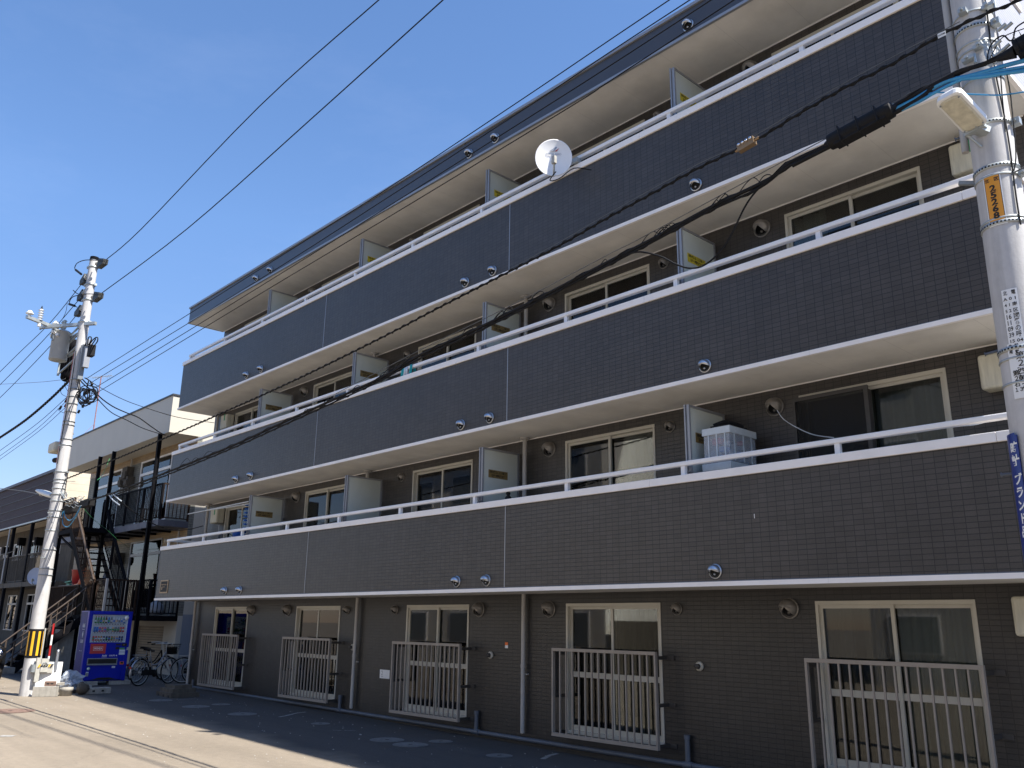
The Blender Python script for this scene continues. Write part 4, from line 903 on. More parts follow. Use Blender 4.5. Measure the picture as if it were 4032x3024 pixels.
# meter with red and white pole, tiger tape, at the left pole
b = MB(); zz = g0+.50
b.box(PX+.23, PX+.29, PY+.12, PY+.27, zz, zz+.28, 0); b.tube([(PX+.20, PY+.12, zz-.1), (PX+.20, PY+.12, zz+.92)], .018, 8, 0); b.lathe((PX+.292, PY+.19, zz+.16), [(.05, 0), (.05, .01), (.04, .012)], 16, 1, (1, 0, 0))
b.box(PX+.2, PX+.27, PY+.03, PY+.12, zz-.2, zz+.3, 0)
tag(b.build('meter_cabinet', ['dirty_white', 'cangrey']), 'small grey white metering box strapped beside the left utility pole', 'box')
b = MB(); 
for i, (a, c_) in enumerate(((.0, .05), (.05, .28), (.28, .50), (.50, .74))): b.tube([(PX+.26, PY+.26, zz+.28+a), (PX+.26, PY+.26, zz+.28+c_)], .021, 10, (1, 0, 1, 0)[i])
tag(b.build('striped_stake', ['redpl', 'white_paint']), 'red and white striped stake beside the left utility pole', 'stake')
b = MB(); b.tube([(PX+.24, PY+.44, g0+.5), (PX+.24, PY+.44, g0+.93)], .03, 10, 0); b.lathe((PX+.24, PY+.44, g0+.93), [(.03, 0), (.02, .03), (0, .04)], 10, 0); tag(b.build('grey_post', 'silver'), 'short grey tube standing behind the white board', 'post')
b = MB(); 
for i in range(6): b.prism([(PX+.27, PY+.06+.05*i, g0+.60), (PX+.27, PY+.09+.05*i, g0+.60), (PX+.27, PY+.12+.05*i, g0+.66), (PX+.27, PY+.09+.05*i, g0+.66)], (.02, 0, 0), i % 2)
b.box(PX+.22, PX+.268, PY+.06, PY+.38, g0+.48, g0+.67, 2); b.tube([(PX+.2, PY, g0+.50), (PX+.2, PY, g0+.66)], .06, 12, 3)
tag(b.build('barrier_foot', ['tiger', 'rubber', 'dirty_white', 'cangrey']), 'folded barrier with yellow and black hazard stripe behind the white board', 'barrier')
# ================================================================= LEFT UTILITY POLE
lp = thing('utility_pole', 'tall concrete utility pole with transformer and yellow black foot band beside the vending machine', 'utility pole', (PX, PY, g0))
def LR(z): return .155-.055*(z-g0)/10.3
b = MB(); b.tube([(PX, PY, g0-.3)]+[(PX, PY, g0+1.03*i) for i in range(11)], [LR(g0)]+[LR(g0+1.03*i) for i in range(11)], 24); b.build('pole', 'concrete_pole', lp)
MB().tube([(PX, PY, 10.36), (PX, PY, 10.44)], [.108, .10], 20).build('pole_cap', 'blackpaint', lp)
def band(x, y, z, r, parent, tilt=0, lug=0, mat='galv', h=.045):
    b = MB(); b.lathe((x, y, z), [(r+.001, 0), (r+.012, 0), (r+.012, h), (r+.001, h)], 24, 0)
    if lug:
        for s in (1, -1):
            c, s_ = math.cos(R(lug)), math.sin(R(lug)); q = Vector((x+s*c*(r+.035), y+s*s_*(r+.035), z+h/2)); b.box(q.x-.03, q.x+.03, q.y-.03, q.y+.03, z-.006, z+h+.006); b.tube([q-Vector((s_*.05, -c*.05, 0)), q+Vector((s_*.05, -c*.05, 0))], .012, 6)
    return b.build('pole_band', mat, parent)
n7 = lambda x, y: (80+x/3.3175, 980+y/3.3175)
def lz(x, y): return aty(*n7(x, y), PY).z
for y in (245, 470, 665, 950): z = aty(*n7(960-(y-245)*.13, y), PY).z; band(PX, PY, z, LR(z), lp, lug=35)
for v in (1486, 1522, 1552, 1580, 1612, 1650, 1664, 1720, 1743, 1850, 1880, 1893, 1915, 1940, 1965, 2004, 2030, 2083, 2160, 2236, 2262): z = aty(330-(v-1400)*.13, v, PY).z; band(PX, PY, z, LR(z), lp, h=.02, mat='galv' if v % 2 else 'cangrey', lug=35 if v in (1850, 1940, 2030) else 0)
b = MB(); z0 = g0+.79; z1 = g0+1.40; r0 = LR(z0)+.004; n = 24
b.lathe((PX, PY, 0), [(LR(z0)+.004, z0), (LR(z1)+.004, z1)], 36, 0)
for i in range(8):
    a0 = 45*i+4; b.lathe((PX, PY, 0), [(LR(z0)+.007, z0+.05), (LR(z1)+.007, z1-.05)], 6, 1, a0=a0, a1=a0+19)
b.build('hazard_band', ['rubber', 'tiger'], lp)
# step bolts
for z, s in ((3.05, 1), (3.55, -1), (4.05, 1), (2.55, -1), (5.6, 1), (6.0, -1)):
    b = MB(); d = Vector((.75*s, -.65*s, 0)).normalized(); p = Vector((PX, PY, z))+d*LR(z); b.tube([p, p+d*.16], .011, 8); b.tube([p+d*.15, p+d*.17], .02, 8); b.build('step_bolt', 'galv', lp)
# lv riser cables tied to the pole
for a, mt, w_ in ((-20, 'redwire', .004), (30, 'rubber', .008), (-50, 'wiregrey', .01)):
    b = MB(); pts = [(PX+(LR(z)+.01)*math.sin(R(a+8*math.sin(z*2)))*1, PY-(LR(z)+.01)*math.cos(R(a+8*math.sin(z*2))), z) for z in [5.2+.25*i for i in range(12)]]
    pts = [Vector(p) for p in pts]; b.tube(pts, w_, 5); b.build('riser_wire', mt, lp)
# pin insulators with dark covers
def strain(u0, v0, u1, v1, big, parent=lp):
    """insulator string from the pole (u0,v0) to the cover end (u1,v1) in the wire plane"""
    a = aty(u0, v0, PY); c = aty(u1, v1, PY); d = (c-a); L = d.length; d.normalize(); b = MB()
    b.tube([a, a+d*L*.5], .012, 8, 0)
    for i in range(3): b.lathe(a+d*(L*.12+i*.075), [(.015, 0), (.06, .012), (.064, .03), (.02, .045)], 14, 0, d)
    b.build('strain_insulator', 'dirty_white', parent)
    b = MB(); e = a+d*L*.42; up = Vector((0, 0, 1)); sd = Vector((0, 1, 0)); q = d.cross(sd).normalized()
    q = q if q.z > 0 else -q
    b.prism([e+q*.11+sd*-.06, e-q*.14+sd*-.06, c-q*.07+sd*-.06, c+q*.05+sd*-.06], sd*.12); b.build('insulator_cover', 'cover_dark', parent)
    return c
ends = {}
for k_, (a, c) in {'r1': ((990, 205), (1115, 160)), 'r2': ((935, 640), (1055, 600)), 'l1': ((905, 330), (805, 445)), 'l2': ((880, 530), (770, 655)), 'l3': ((850, 740), (735, 855))}.items(): ends[k_] = strain(*n7(*a), *n7(*c), 1)
b = MB(); J = lambda pts, dy=0: spline([aty(*n7(*p), PY+dy) for p in pts], 6)
b.tube(J([(1100, 160), (935, 145), (830, 150), (745, 185), (712, 240), (725, 275), (795, 330)], -.1), .011, 6); b.tube(J([(725, 275), (795, 330)], -.1), .03, 8)
b.tube(J([(1050, 600), (900, 588), (760, 590), (690, 540)], -.12), .011, 6); b.tube(J([(760, 605), (690, 625), (650, 670), (645, 720), (700, 745), (740, 760)], -.1), .011, 6); b.tube(J([(640, 722), (710, 745)], -.1), .03, 8)
b.tube(J([(615, 690), (600, 800), (570, 880), (545, 920)], -.1), .006, 5)
b.build('jumper_wire', 'rubber', lp)
# crossarms and transformer
def zl(x, y, z): return atz(*n7(x, y), z)
za_ = aty(*n7(860, 975), PY).z
a = zl(265, 1025, za_); c = zl(985, 972, za_)
b = MB(); b.bar(a, c, .075, .075); b.build('crossarm', 'galv', lp)
d2_ = zl(490, 1045, za_+.05); e2 = zl(85, 885, za_+.05)
b = MB(); b.bar(d2_, e2, .075, .075); b.bar(a+Vector((0, 0, -.06)), a+(e2-a)*.0+Vector((0, 0, -.02)), .04); b.build('crossarm', 'galv', lp)
def cutout(p, h=.30, r=.05):
    b = MB()
    for i in range(5): b.lathe(p+Vector((0, 0, .05+i*h/5.5)), [(r*.55, 0), (r*1.1, .012), (r*.6, .03)], 14, 0)
    b.tube([p-Vector((0, 0, .1)), p+Vector((0, 0, h))], r*.6, 12, 0); b.tube([p+Vector((0, 0, h)), p+Vector((0, 0, h+.09))], [r*.5, .006], 10, 1); b.build('cutout_fuse', ['white_paint', 'rubber'], lp)
L2 = lambda t: d2_+(e2-d2_)*t
cutout(L2(.60)+Vector((0, 0, -.02)), .34, .062)
for t in (.93, .08):
    b = MB(); b.lathe(L2(t)+Vector((0, 0, .04)), [(.03, 0), (.03, .04), (.085, .05), (.09, .075), (.05, .10), (.045, .13), (.02, .14)], 16); b.build('pin_insulator', 'white_paint', lp)
tc = aty(*n7(530, 1105), PY-.25); tbm = aty(*n7(500, 1450), PY-.25); tc = Vector((tbm.x*.5+tc.x*.5, PY-.25, tc.z)); th = tc.z-tbm.z; tr_ = .205
b = MB(); b.lathe((tc.x, tc.y, tc.z-th), [(0, 0), (tr_*.94, 0), (tr_, .02), (tr_, th-.03), (tr_*1.05, th-.02), (tr_*1.05, th), (tr_*.9, th+.03), (0, th+.04)], 32); tf = b.build('transformer', 'tr_grey', lp)
b = MB(); b.box(tc.x+.02, tc.x+.10, tc.y-tr_-.012, tc.y-tr_*.93, tc.z-.28, tc.z-.12); b.box(tc.x-.03, tc.x-.015, tc.y-tr_-.03, tc.y-tr_*.9, tc.z-.2, tc.z+.04); b.build('rating_plate', 'cangrey', tf)
b = MB()
for dx, dy in ((-.17, -.13), (.17, -.12), (.1, -.18)): q = Vector((tc.x+dx, tc.y+dy, tc.z-.07 if dx < .12 else tc.z-.15)); b.tube([q, q+Vector((dx, dy, .02)).normalized()*.09], .035, 10)
b.build('bushing', 'white_paint', tf)
b = MB()
for dx, hh in ((-.03, .3), (.12, .28)):
    q = Vector((tc.x+dx, tc.y, tc.z+.02)); b.tube([q, q+Vector((0, 0, hh))], .03, 10)
    for i in range(5): b.lathe(q+Vector((0, 0, .04+.05*i)), [(.03, 0), (.055, .012), (.03, .025)], 12)
b.build('high_voltage_bushing', 'galv', tf)
for q_ in (tc.z-.1, tc.z-th+.15): MB().bar((tc.x, tc.y+tr_, q_), (PX, PY, q_), .05, .05).build('transformer_bracket', 'galv', lp)
# second, dark finned unit behind the pole
q = aty(*n7(670, 1460), PY+.28)
b = MB(); b.lathe((q.x, q.y, q.z-.55), [(0, 0), (.15, 0), (.20, .06), (.20, .18), (.19, 1.05), (.12, 1.10), (0, 1.12)], 28, 0)
for i in range(26):
    a_ = 2*math.pi*i/26; b.bar((q.x+.2*math.cos(a_), q.y+.2*math.sin(a_), q.z-.30), (q.x+.2*math.cos(a_), q.y+.2*math.sin(a_), q.z+.38), .012, .09, 0, up=(math.cos(a_), math.sin(a_), 0))
b.build('dark_transformer', 'blackpaint', lp)
b = MB(); f = q+Vector((-.02, -.26, 0)); b.bar((f.x, f.y, q.z-.45), (f.x, f.y, q.z+.45), .05, .05)
for zz_ in (-.42, -.1, .22, .42): b.bar((f.x-.06, f.y, q.z+zz_), (PX, PY-.1, q.z+zz_), .035, .035)
b.build('ladder_bracket', 'galv', lp)
# vertical grey duct on the right of the pole
q0 = aty(*n7(860, 1260), PY+.05); q1 = aty(180+590/4.147, 1300+800/4.147, PY+.05)
b = MB(); b.bar((PX+.21, PY+.02, q1.z), (PX+.21, PY+.02, q0.z), .15, .11, 0, up=(0, 1, 0)); b.box(PX+.30, PX+.42, PY+.0, PY+.13, q1.z+.28, q1.z+.88, 1); b.box(PX+.32, PX+.46, PY+.0, PY+.11, q1.z+.80, q1.z+.96, 1); b.build('cable_duct', ['cangrey', 'alu_grey'], lp)
n8 = lambda x, y: (180+x/4.147, 1300+y/4.147)
K = lambda pts, dy=0: spline([aty(*n8(*p), PY+dy) for p in pts], 6)
b = MB()
for pts in ([(680, 250), (690, 180), (700, 120), (735, 110), (745, 150), (700, 240)], [(700, 260), (760, 170), (820, 120), (850, 130), (840, 190), (780, 270), (750, 340)], [(700, 265), (740, 250), (800, 170), (815, 140)]): b.tube(K(pts, -.02), .014, 6)
q = aty(*n8(745, 340), PY-.02); b.box(q.x-.10, q.x+.10, q.y-.06, q.y+.06, q.z-.13, q.z+.13)
b.build('cable_loops', 'rubber', lp)
# tangle of slack cable
random.seed(21); b = MB()
for i in range(11):
    cx_, cy_ = random.uniform(610, 740), random.uniform(1020, 1110); rx, ry = random.uniform(70, 130), random.uniform(90, 150); a0_ = random.uniform(0, 6); pts = []
    for k in range(10):
        a_ = a0_+k*.72; pts.append((cx_+rx*math.cos(a_)+random.uniform(-12, 12), cy_+ry*math.sin(a_)*.8+random.uniform(-12, 12)))
    b.tube(K(pts, random.uniform(-.14, .1)), random.choice([.007, .01, .012]), 5)
for pts in ([(560, 820), (640, 900), (720, 960), (820, 1060), (850, 1150)], [(600, 800), (700, 900), (830, 940), (840, 1050), (760, 1180), (560, 1200)], [(550, 830), (560, 1000), (530, 1150), (620, 1240), (720, 1200)], [(520, 850), (540, 980), (560, 1120)], [(640, 780), (700, 820), (680, 900), (660, 1050)]): b.tube(K(pts, -.05), .014, 6)
for x_, y_ in ((755, 885), (610, 1240), (720, 1190), (540, 1330), (715, 980), (640, 1160)): q = aty(*n8(x_, y_), PY-.05); b.tube([q-Vector((.03, 0, .02)), q+Vector((.03, 0, .02))], .028, 8)
b.build('cable_tangle', 'rubber', lp)
b = MB()
for pts in ([(240, 980), (260, 1040), (330, 1080), (400, 1080)], [(310, 850), (310, 900), (350, 980), (400, 1050)], [(200, 1280), (215, 1310), (300, 1350), (350, 1320), (360, 1200)], [(330, 890), (430, 935)]): b.tube(K(pts, -.03), .006, 5)
for x_, y_ in ((335, 1150), (328, 1228), (240, 1270)): q = aty(*n8(x_, y_), PY-.03); b.tube([q-Vector((.05, 0, .02)), q+Vector((.05, 0, .03))], .028, 8)
b.build('tap_wire', 'rubber', lp)
n2z = lambda x, y: (x/1.659, 900+y/1.659)
def box_uv(fn, x0, y0, x1, y1, yp, dy, name, mat, parent, bev=.01):
    a_ = aty(*fn(x0, y0), yp); c_ = aty(*fn(x1, y1), yp)
    return MB().box(min(a_.x, c_.x), max(a_.x, c_.x), yp-dy/2, yp+dy/2, min(a_.z, c_.z), max(a_.z, c_.z)).build(name, mat, parent, bevel=bev)
q = aty(*n2z(370, 1425), PY-.05)
MB().box(q.x-.42, q.x+.1, PY-.13, PY+.13, q.z-.12, q.z+.12).build('relay_box', 'meter', lp, bevel=.04)
b = MB(); q = aty(*n2z(380, 1512), PY); b.tube([(q.x-.12, PY-.05, q.z), (q.x+.06, PY, q.z)], .06, 10); b.build('line_tap', 'rubber', lp)
# lamp on the left pole
a_ = aty(150, 1932, PY-.15); c_ = aty(213, 1955, PY); dd = (c_-a_)
b = MB(); vs = []; n = 10
for i in range(11):
    t = i/10; p = a_+dd*t; wd = (.11*math.sin(math.pi*min(1, t*.62+.16)))+.012; hh = wd*.55
    for j in range(n): aa = 2*math.pi*j/n; vs.append(p+Vector((0, wd*math.cos(aa), hh*math.sin(aa))))
b.add(vs, [(i*n+j, i*n+(j+1) % n, (i+1)*n+(j+1) % n, (i+1)*n+j) for i in range(10) for j in range(n)]+[tuple(range(n-1, -1, -1)), tuple(range(100, 110))], 0, True)
o = b.build('street_lamp', ['white_paint']); tag(o, 'white tapered street lamp head fixed to the left utility pole', 'street lamp')
b = MB(); b.tube([c_, (PX, PY-.1, c_.z-.06)], .03, 8); b.build('lamp_arm', 'galv', o)
b = MB(); q = a_+dd*.25; b.lathe((q.x, q.y, q.z-.10), [(0, 0), (.05, .01), (.06, .06)], 12); b.build('lamp_bulb_cover', 'lens', o)
# boxes where the lower bundle meets the pole
n0 = lambda x, y: (200+x/4.147, 1900+y/4.147)
box_uv(n0, 262, 385, 400, 480, PY+.25, .14, 'joint_box', 'rubber', lp); box_uv(n0, 530, 300, 660, 380, PY+.25, .14, 'joint_box', 'rubber', lp)
Q = lambda pts, dy=0: spline([aty(*n0(*p), PY+dy) for p in pts], 5)
b = MB()
for pts in ([(195, 480), (190, 600), (205, 690), (260, 725), (320, 690), (420, 540), (490, 380)], [(210, 470), (240, 560), (300, 620), (380, 570), (470, 430)]): b.tube(Q(pts, .15), .012, 6)
b.build('blue_slack_cable', 'bluecable', lp)
random.seed(5); b = MB()
for i in range(14):
    x_, y_ = random.uniform(190, 520), random.uniform(250, 400); b.tube(Q([(x_, y_), (x_+random.uniform(10, 60), y_+random.uniform(-40, 30)), (x_+random.uniform(60, 120), y_+random.uniform(-60, 20))], random.uniform(-.1, .2)), .006, 5)
for i in range(8):
    x_ = random.uniform(165, 240); b.tube(Q([(x_, 100+i*10), (x_+random.uniform(-20, 50), 180), (x_+random.uniform(-20, 60), 260)], random.uniform(-.1, .1)), .007, 5)
b.build('tie_wires', 'galv', lp)
# ================================================================= RIGHT UTILITY POLE
QX, QY = 21.0, -2.08
rp = thing('utility_pole', 'concrete utility pole with orange number plate and blue sign at the right edge', 'utility pole', (QX, QY, gz(QX)))
dC = lambda z: (Vector((QX, QY, z))-CAM).dot(CF)
def QR(z): return .187-.0068*(z-gz(QX))
b = MB(); b.tube([(QX, QY, gz(QX)-.3)]+[(QX, QY, gz(QX)+1.0*i) for i in range(13)], [QR(0)]+[QR(1.0*i) for i in range(13)], 40); b.build('pole', 'concrete_pole', rp)
cdir = math.atan2(CAM.y-QY, CAM.x-QX)
def onpole(ang_, z, off=0): a_ = cdir+R(ang_); r_ = QR(z)+off; return Vector((QX+r_*math.cos(a_), QY+r_*math.sin(a_), z))
def qz(v): return aty(3898+(v-542)*.165, v, QY-.1).z
def pband(z, holes=True, lug=None, h=.035):
    b = MB(); r = QR(z); b.lathe((QX, QY, z), [(r+.001, 0), (r+.007, 0), (r+.007, h), (r+.001, h)], 40, 0)
    if holes:
        for i in range(40):
            a_ = 2*math.pi*i/40; b.bar((QX+(r+.0075)*math.cos(a_), QY+(r+.0075)*math.sin(a_), z+h*.3), (QX+(r+.0075)*math.cos(a_), QY+(r+.0075)*math.sin(a_), z+h*.72), .012, .002, 1, up=(math.cos(a_), math.sin(a_), 0))
    if lug is not None:
        a_ = cdir+R(lug); p = Vector((QX+(r+.03)*math.cos(a_), QY+(r+.03)*math.sin(a_), z)); b.box(p.x-.03, p.x+.03, p.y-.03, p.y+.03, z-.012, z+h+.012, 0); b.tube([p+Vector((0, -.06, h/2)), p+Vector((0, .06, h/2))], .012, 8, 0)
    b.build('pole_band', ['galv', 'rubber'], rp)
for v, ho, lg in ((60, False, -20), (120, True, 60), (178, False, None), (205, False, None), (318, False, None), (497, True, 80), (668, True, None), (700, False, 70), (868, False, None), (888, True, 80), (1378, True, None), (1412, False, None), (1508, False, None)): pband(qz(v), ho, lg, .03 if ho else .014)
def plate(zc, h, a0, a1, mat, parent, off=.006, m=0, b=None, n=10, bevel_round=0):
    nb_ = b or MB(); vs = []
    for i in range(n+1):
        a_ = a0+(a1-a0)*i/n
        for z, o_ in ((zc-h/2, off), (zc+h/2, off)):
            vs.append(onpole(a_, z, o_))
    nb_.add(vs, [(2*i, 2*i+2, 2*i+3, 2*i+1) for i in range(n)], m)
    return nb_
def ptext(b, s_, ang_, z, size, m=0, rot=0, fit=None, off=.009, bold=.001):
    t = MB(); text(t, s_, (0, 0, 0), (1, 0, 0), (0, 1, 0), size, 0, extr=.0, fit=fit, bold=bold)
    if not t.v: return
    zt = z; r_ = QR(z)+off
    b.add([onpole(ang_+math.degrees(v.x/r_), z+v.y, off) for v in t.v], t.f, m)
z0 = qz(790)
b = plate(z0, .42, -37, 8, 0, rp, .004); plate(z0, .395, -34, 5, 0, rp, .0055, 1, b); plate(z0, .375, -32.5, 3.5, 0, rp, .0065, 2, b)
np2 = b.build('number_plate', ['white_paint', 'black', 'orange'], rp)
b = MB()
for i, ch in enumerate('25268'): ptext(b, ch, -14.5, z0+.085-.055*i, .068, off=.0078, bold=.0028, fit=.042 if ch != '1' else None)
ptext(b, '北', -26, z0+.155, .034, off=.0078); ptext(b, '区', -3, z0+.155, .034, off=.0078); b.build('plate_lettering', 'ink', rp)
z1_ = qz(1262); b = plate(z1_, .46, -31, 5, 0, rp, .005); b.build('index_plate', 'white_paint', rp)
b = MB()
for i, (row, sz) in enumerate((('北   電', .032), ('A 0 1', .028), ('4 1 南', .028), ('5 2 区', .028), ('16 図', .042), ('11 番', .042), ('09 の', .042), ('39 呼', .042), ('15 04', .028), ('S   15', .024))): ptext(b, row, -13, z1_+.20-.045*i, sz*1.15, off=.0065, fit=.082, bold=.0006)
b.build('plate_lettering', 'ink', rp)
z2_ = qz(1460); b = plate(z2_, .40, -36, 6, 0, rp, .005); b.build('line_plate', 'white_paint', rp)
b = MB()
for j, (col, aa, sz, zz) in enumerate((('第２西幹', -10, .058, .10), ('２３', -6, .05, -.12), ('第２右', -24, .042, -.02), ('１３', -22, .036, -.14), ('架電幹', -14, .024, .18), ('共北所', -28, .024, .18))):
    if len(col) == 2: ptext(b, col, aa, z2_+zz, sz, off=.0065, fit=.05)
    else:
        for i, ch in enumerate(col): ptext(b, ch, aa, z2_+zz-sz*.95*i+(.0 if j < 4 else .0), sz, off=.0065)
b.build('plate_lettering', 'ink', rp)
# blue advertising sign wrapped on the pole's street side
zt_ = aty(4005, 1712, QY-.05).z; b = MB(); plate(zt_-.62, 1.20, -97, -41, 0, rp, .018, 0, b, 14); plate(zt_-.012, .018, -92, -46, 0, rp, .018, 0, b, 14); plate(zt_-.62, 1.20, -96.9, -41.1, 0, rp, .010, 0, b, 14); b.build('advertising_sign', 'blue_enamel', rp)
b = MB(); zc = zt_-.11
for ch in '時計　ブランド品':
    if ch != '　': ptext(b, ch, -54, zc, .080, off=.0195, bold=.003)
    zc -= .088 if ch != '　' else .045
b.build('sign_lettering', 'white_paint', rp)
# side conduit
b = MB(); a_ = cdir+R(-98); c = lambda z: Vector((QX+(QR(z)+.035)*math.cos(a_), QY+(QR(z)+.035)*math.sin(a_), z)); b.tube([c(z) for z in (5.35, 6, 7, 8)], .028, 12)
b.build('side_conduit', 'pipe', rp)
b = MB(); c = lambda z, k: onpole(k, z, .010)
b.tube([c(z, 40+3*math.sin(z*5)) for z in [4.6+.1*i for i in range(34)]], .006, 6); b.build('riser_wire', 'rubber', rp)
# step bolts on the right pole
for u, v, u2, v2 in ((3760, 550, 3820, 532), (3877, 1396, 3935, 1380), (3940, 1870, 4032, 1862), (3700, 332, 3780, 312)):
    p = aty(u, v, QY-.02); q = aty(u2, v2, QY); b = MB(); b.tube([p, q], .010, 8); b.tube([p, p+(q-p)*.06], .017, 8); b.build('step_bolt', 'pipe_dark', rp)
b = MB(); p = aty(3775, 722, QY-.05); q = aty(3850, 722, QY-.02); b.bar(p, q, .03, .03); b.bar(q+Vector((0, 0, .04)), q-Vector((0, 0, .05)), .02, .05); b.build('bracket_arm', 'cangrey', rp)
for v, aa in ((243, -25), (210, 5), (236, 70), (60, 40)):
    z = qz(v); p = onpole(aa, z, .03); b = MB(); b.bar(p-Vector((.04, 0, 0)), p+Vector((.05, 0, .01)), .05, .03); b.tube([p-Vector((0, .05, -.01)), p+Vector((0, .05, .01))], .014, 8); b.tube([p+Vector((.05, 0, .03)), p+Vector((.05, 0, -.05))], .012, 8); b.build('suspension_clamp', 'galv', rp)
# lamp head on the right pole
base = aty(3846, 508, QY-.22); ax = Vector((-.16, -1, .34)).normalized(); sd = Vector((1, -.14, .04)); sd = (sd-ax*sd.dot(ax)).normalized(); up = sd.cross(ax)
up = up if up.z > 0 else -up
b = MB(); Lh, Wh = .40, .19
def rr(t, inset, zz):
    pts = []; hw = Wh/2-inset; hl0 = inset; hl1 = Lh-inset; c = .045
    for (cx_, cy_, a0_) in ((hw-c, hl0+c, -90), (hw-c, hl1-c, 0), (-hw+c, hl1-c, 90), (-hw+c, hl0+c, 180)):
        for k in range(5): aa = R(a0_+22.5*k); pts.append(base+sd*(cx_+c*math.cos(aa))+ax*(cy_+c*math.sin(aa))+up*zz)
    return pts
rings = [rr(0, .012, -.002), rr(0, 0, .006), rr(0, 0, .05), rr(0, .02, .085)]; n = 20; vs = sum(rings, [])
b.add(vs, [(i*n+j, i*n+(j+1) % n, (i+1)*n+(j+1) % n, (i+1)*n+j) for i in range(3) for j in range(n)]+[tuple(range(n-1, -1, -1)), tuple(range(3*n, 4*n))], 0)
o = tag(b.build('street_lamp', 'white_paint'), 'white rectangular street lamp head with beige underside on the right utility pole', 'street lamp')
b = MB(); r1 = rr(0, .018, -.004); r2 = rr(0, .03, -.012); b.add(r1+r2, [(j, (j+1) % n, n+(j+1) % n, n+j) for j in range(n)]+[tuple(range(2*n-1, n-1, -1))], 0); b.build('lamp_cover', 'meter', o)
b = MB()
for sx in (-.07, .07):
    for sy in (.04, Lh-.04): q = base+sd*sx+ax*sy-up*.013; b.tube([q, q-up*.004], .007, 8)
b.build('cover_screw', 'cangrey', o)
b = MB(); e = onpole(-8, base.z-.02, .0); b.bar(base+ax*.02+up*.02-sd*.02, e, .09, .05); b.bar(base+sd*.06+up*.02, base-sd*.09+up*.01, .05, .06); b.tube([base-sd*.08, e-Vector((.05, 0, .1))], .01, 6); b.build('lamp_bracket', 'galv', o)
# ================================================================= CABLES
PA, PB = (1.2, -2.80), (21.0, -2.34)
def atp(u, v, A_=PA, B_=PB):
    d = ray(u, v); nx, ny = -(B_[1]-A_[1]), B_[0]-A_[0]; t = ((A_[0]-CAM.x)*nx+(A_[1]-CAM.y)*ny)/(d.x*nx+d.y*ny); return CAM+d*t
def cable(pts, r, label, mat='rubber', A_=PA, B_=PB, n=5, wrap=None, group=None, name='overhead_cable', cat='cable', ends_=None, extra=None):
    P = [atp(u, v, A_, B_) for u, v in pts]
    if ends_:
        if ends_[0] is not None: P = [Vector(ends_[0])]+P
        if ends_[1] is not None: P = P+[Vector(ends_[1])]
    P = spline(P, n); b = MB(); b.tube(P, r, 7)
    if wrap:
        step, wr, rad = wrap; L = 0; pts2 = []; tot = 0; acc = 0
        seg = []
        for i in range(len(P)-1): seg.append((P[i+1]-P[i]).length)
        tot = sum(seg); k = 0; s0 = 0; m_ = int(tot/step*7)
        for j in range(m_+1):
            s = tot*j/m_
            while k < len(seg)-1 and s0+seg[k] < s: s0 += seg[k]; k += 1
            p = P[k]+(P[k+1]-P[k])*((s-s0)/max(seg[k], 1e-6)); d = (P[k+1]-P[k]).normalized(); x = d.cross(Vector((0, 0, 1))).normalized(); y = x.cross(d); a_ = 2*math.pi*s/step
            pts2.append(p+(x*math.cos(a_)+y*math.sin(a_))*rad)
        b.tube(pts2, wr, 5)
    if extra: extra(b, P)
    return tag(b.build(name, mat), label, cat, group)
G_ = 'overhead lines'
far = lambda u, v: (u, v)
c1 = [(4040, -12), (4007, 4), (3880, 55), (3779, 101), (3700, 140), (3515, 250), (3332, 342), (3150, 445), (2963, 558), (2745, 664), (2580, 755), (2400, 853), (2200, 968), (2006, 1069), (1723, 1214), (1500, 1331), (1162, 1497), (865, 1631), (600, 1747), (489, 1794), (393, 1833)]
cable(c1, .011, 'upper black twisted cable with a small silver tap box, crossing the whole dark facade', wrap=(.17, .008, .015), ends_=(None, (PX+.1, PY+.08, aty(265, 1878, PY).z)), group=G_)
b = MB(); P = [atp(u, v) for u, v in [(3779, 85), (3332, 322), (2963, 540)]]; b.tube(spline(P, 5), .0035, 5); P = [atp(u, v) for u, v in [(2917, 575), (2745, 648), (2400, 838), (2200, 955), (2006, 1060)]]; b.tube(spline(P, 5), .0035, 5); tag(b.build('messenger_wire', 'wiregrey'), 'thin grey messenger wire running just above the upper twisted cable', 'wire', G_)
p = atp(2940, 570); dd = (atp(2963, 558)-atp(2917, 585)).normalized(); b = MB(); b.bar(p-dd*.085, p+dd*.085, .06, .075, 0); 
for i in range(4): q = p+dd*(-.06+.04*i)+Vector((0, -.035, .02)); b.lathe(q, [(.012, 0), (.012, .012), (0, .012)], 10, 1, (0, -1, .2))
b.tube([p-dd*.12, p-dd*.085], .016, 8, 0); b.tube([p+dd*.085, p+dd*.13], .016, 8, 0); tag(b.build('line_tap_box', ['gold', 'chrome']), 'small brassy tap box with four round ports on the upper twisted cable', 'box')
p = atp(3714, 143); b = MB(); b.box(p.x-.03, p.x+.03, p.y-.03, p.y-.028, p.z-.02, p.z+.022, 0); o = b.build('cable_tag', ['white_paint']); b = MB(); text(b, 'J:COM', (p.x, p.y-.0312, p.z+.001), (1, 0, 0), (0, 0, 1), .02, 0, fit=.05, bold=.0006, extr=.0003); b.build('lettering', 'ink', o); o['label'] = 'small white lettered tag on the upper cable near the right pole'; o['category'] = 'tag'
c2 = [(4060, 170), (3990, 205), (3889, 247), (3788, 277), (3745, 297), (3585, 382), (3480, 440), (3380, 495), (3255, 571), (3103, 644), (3030, 704), (2798, 817), (2600, 925), (2400, 1029), (2067, 1202), (1860, 1303), (1651, 1400), (1500, 1488), (1323, 1569), (1130, 1656), (889, 1766), (600, 1882), (452, 1939), (301, 1987)]
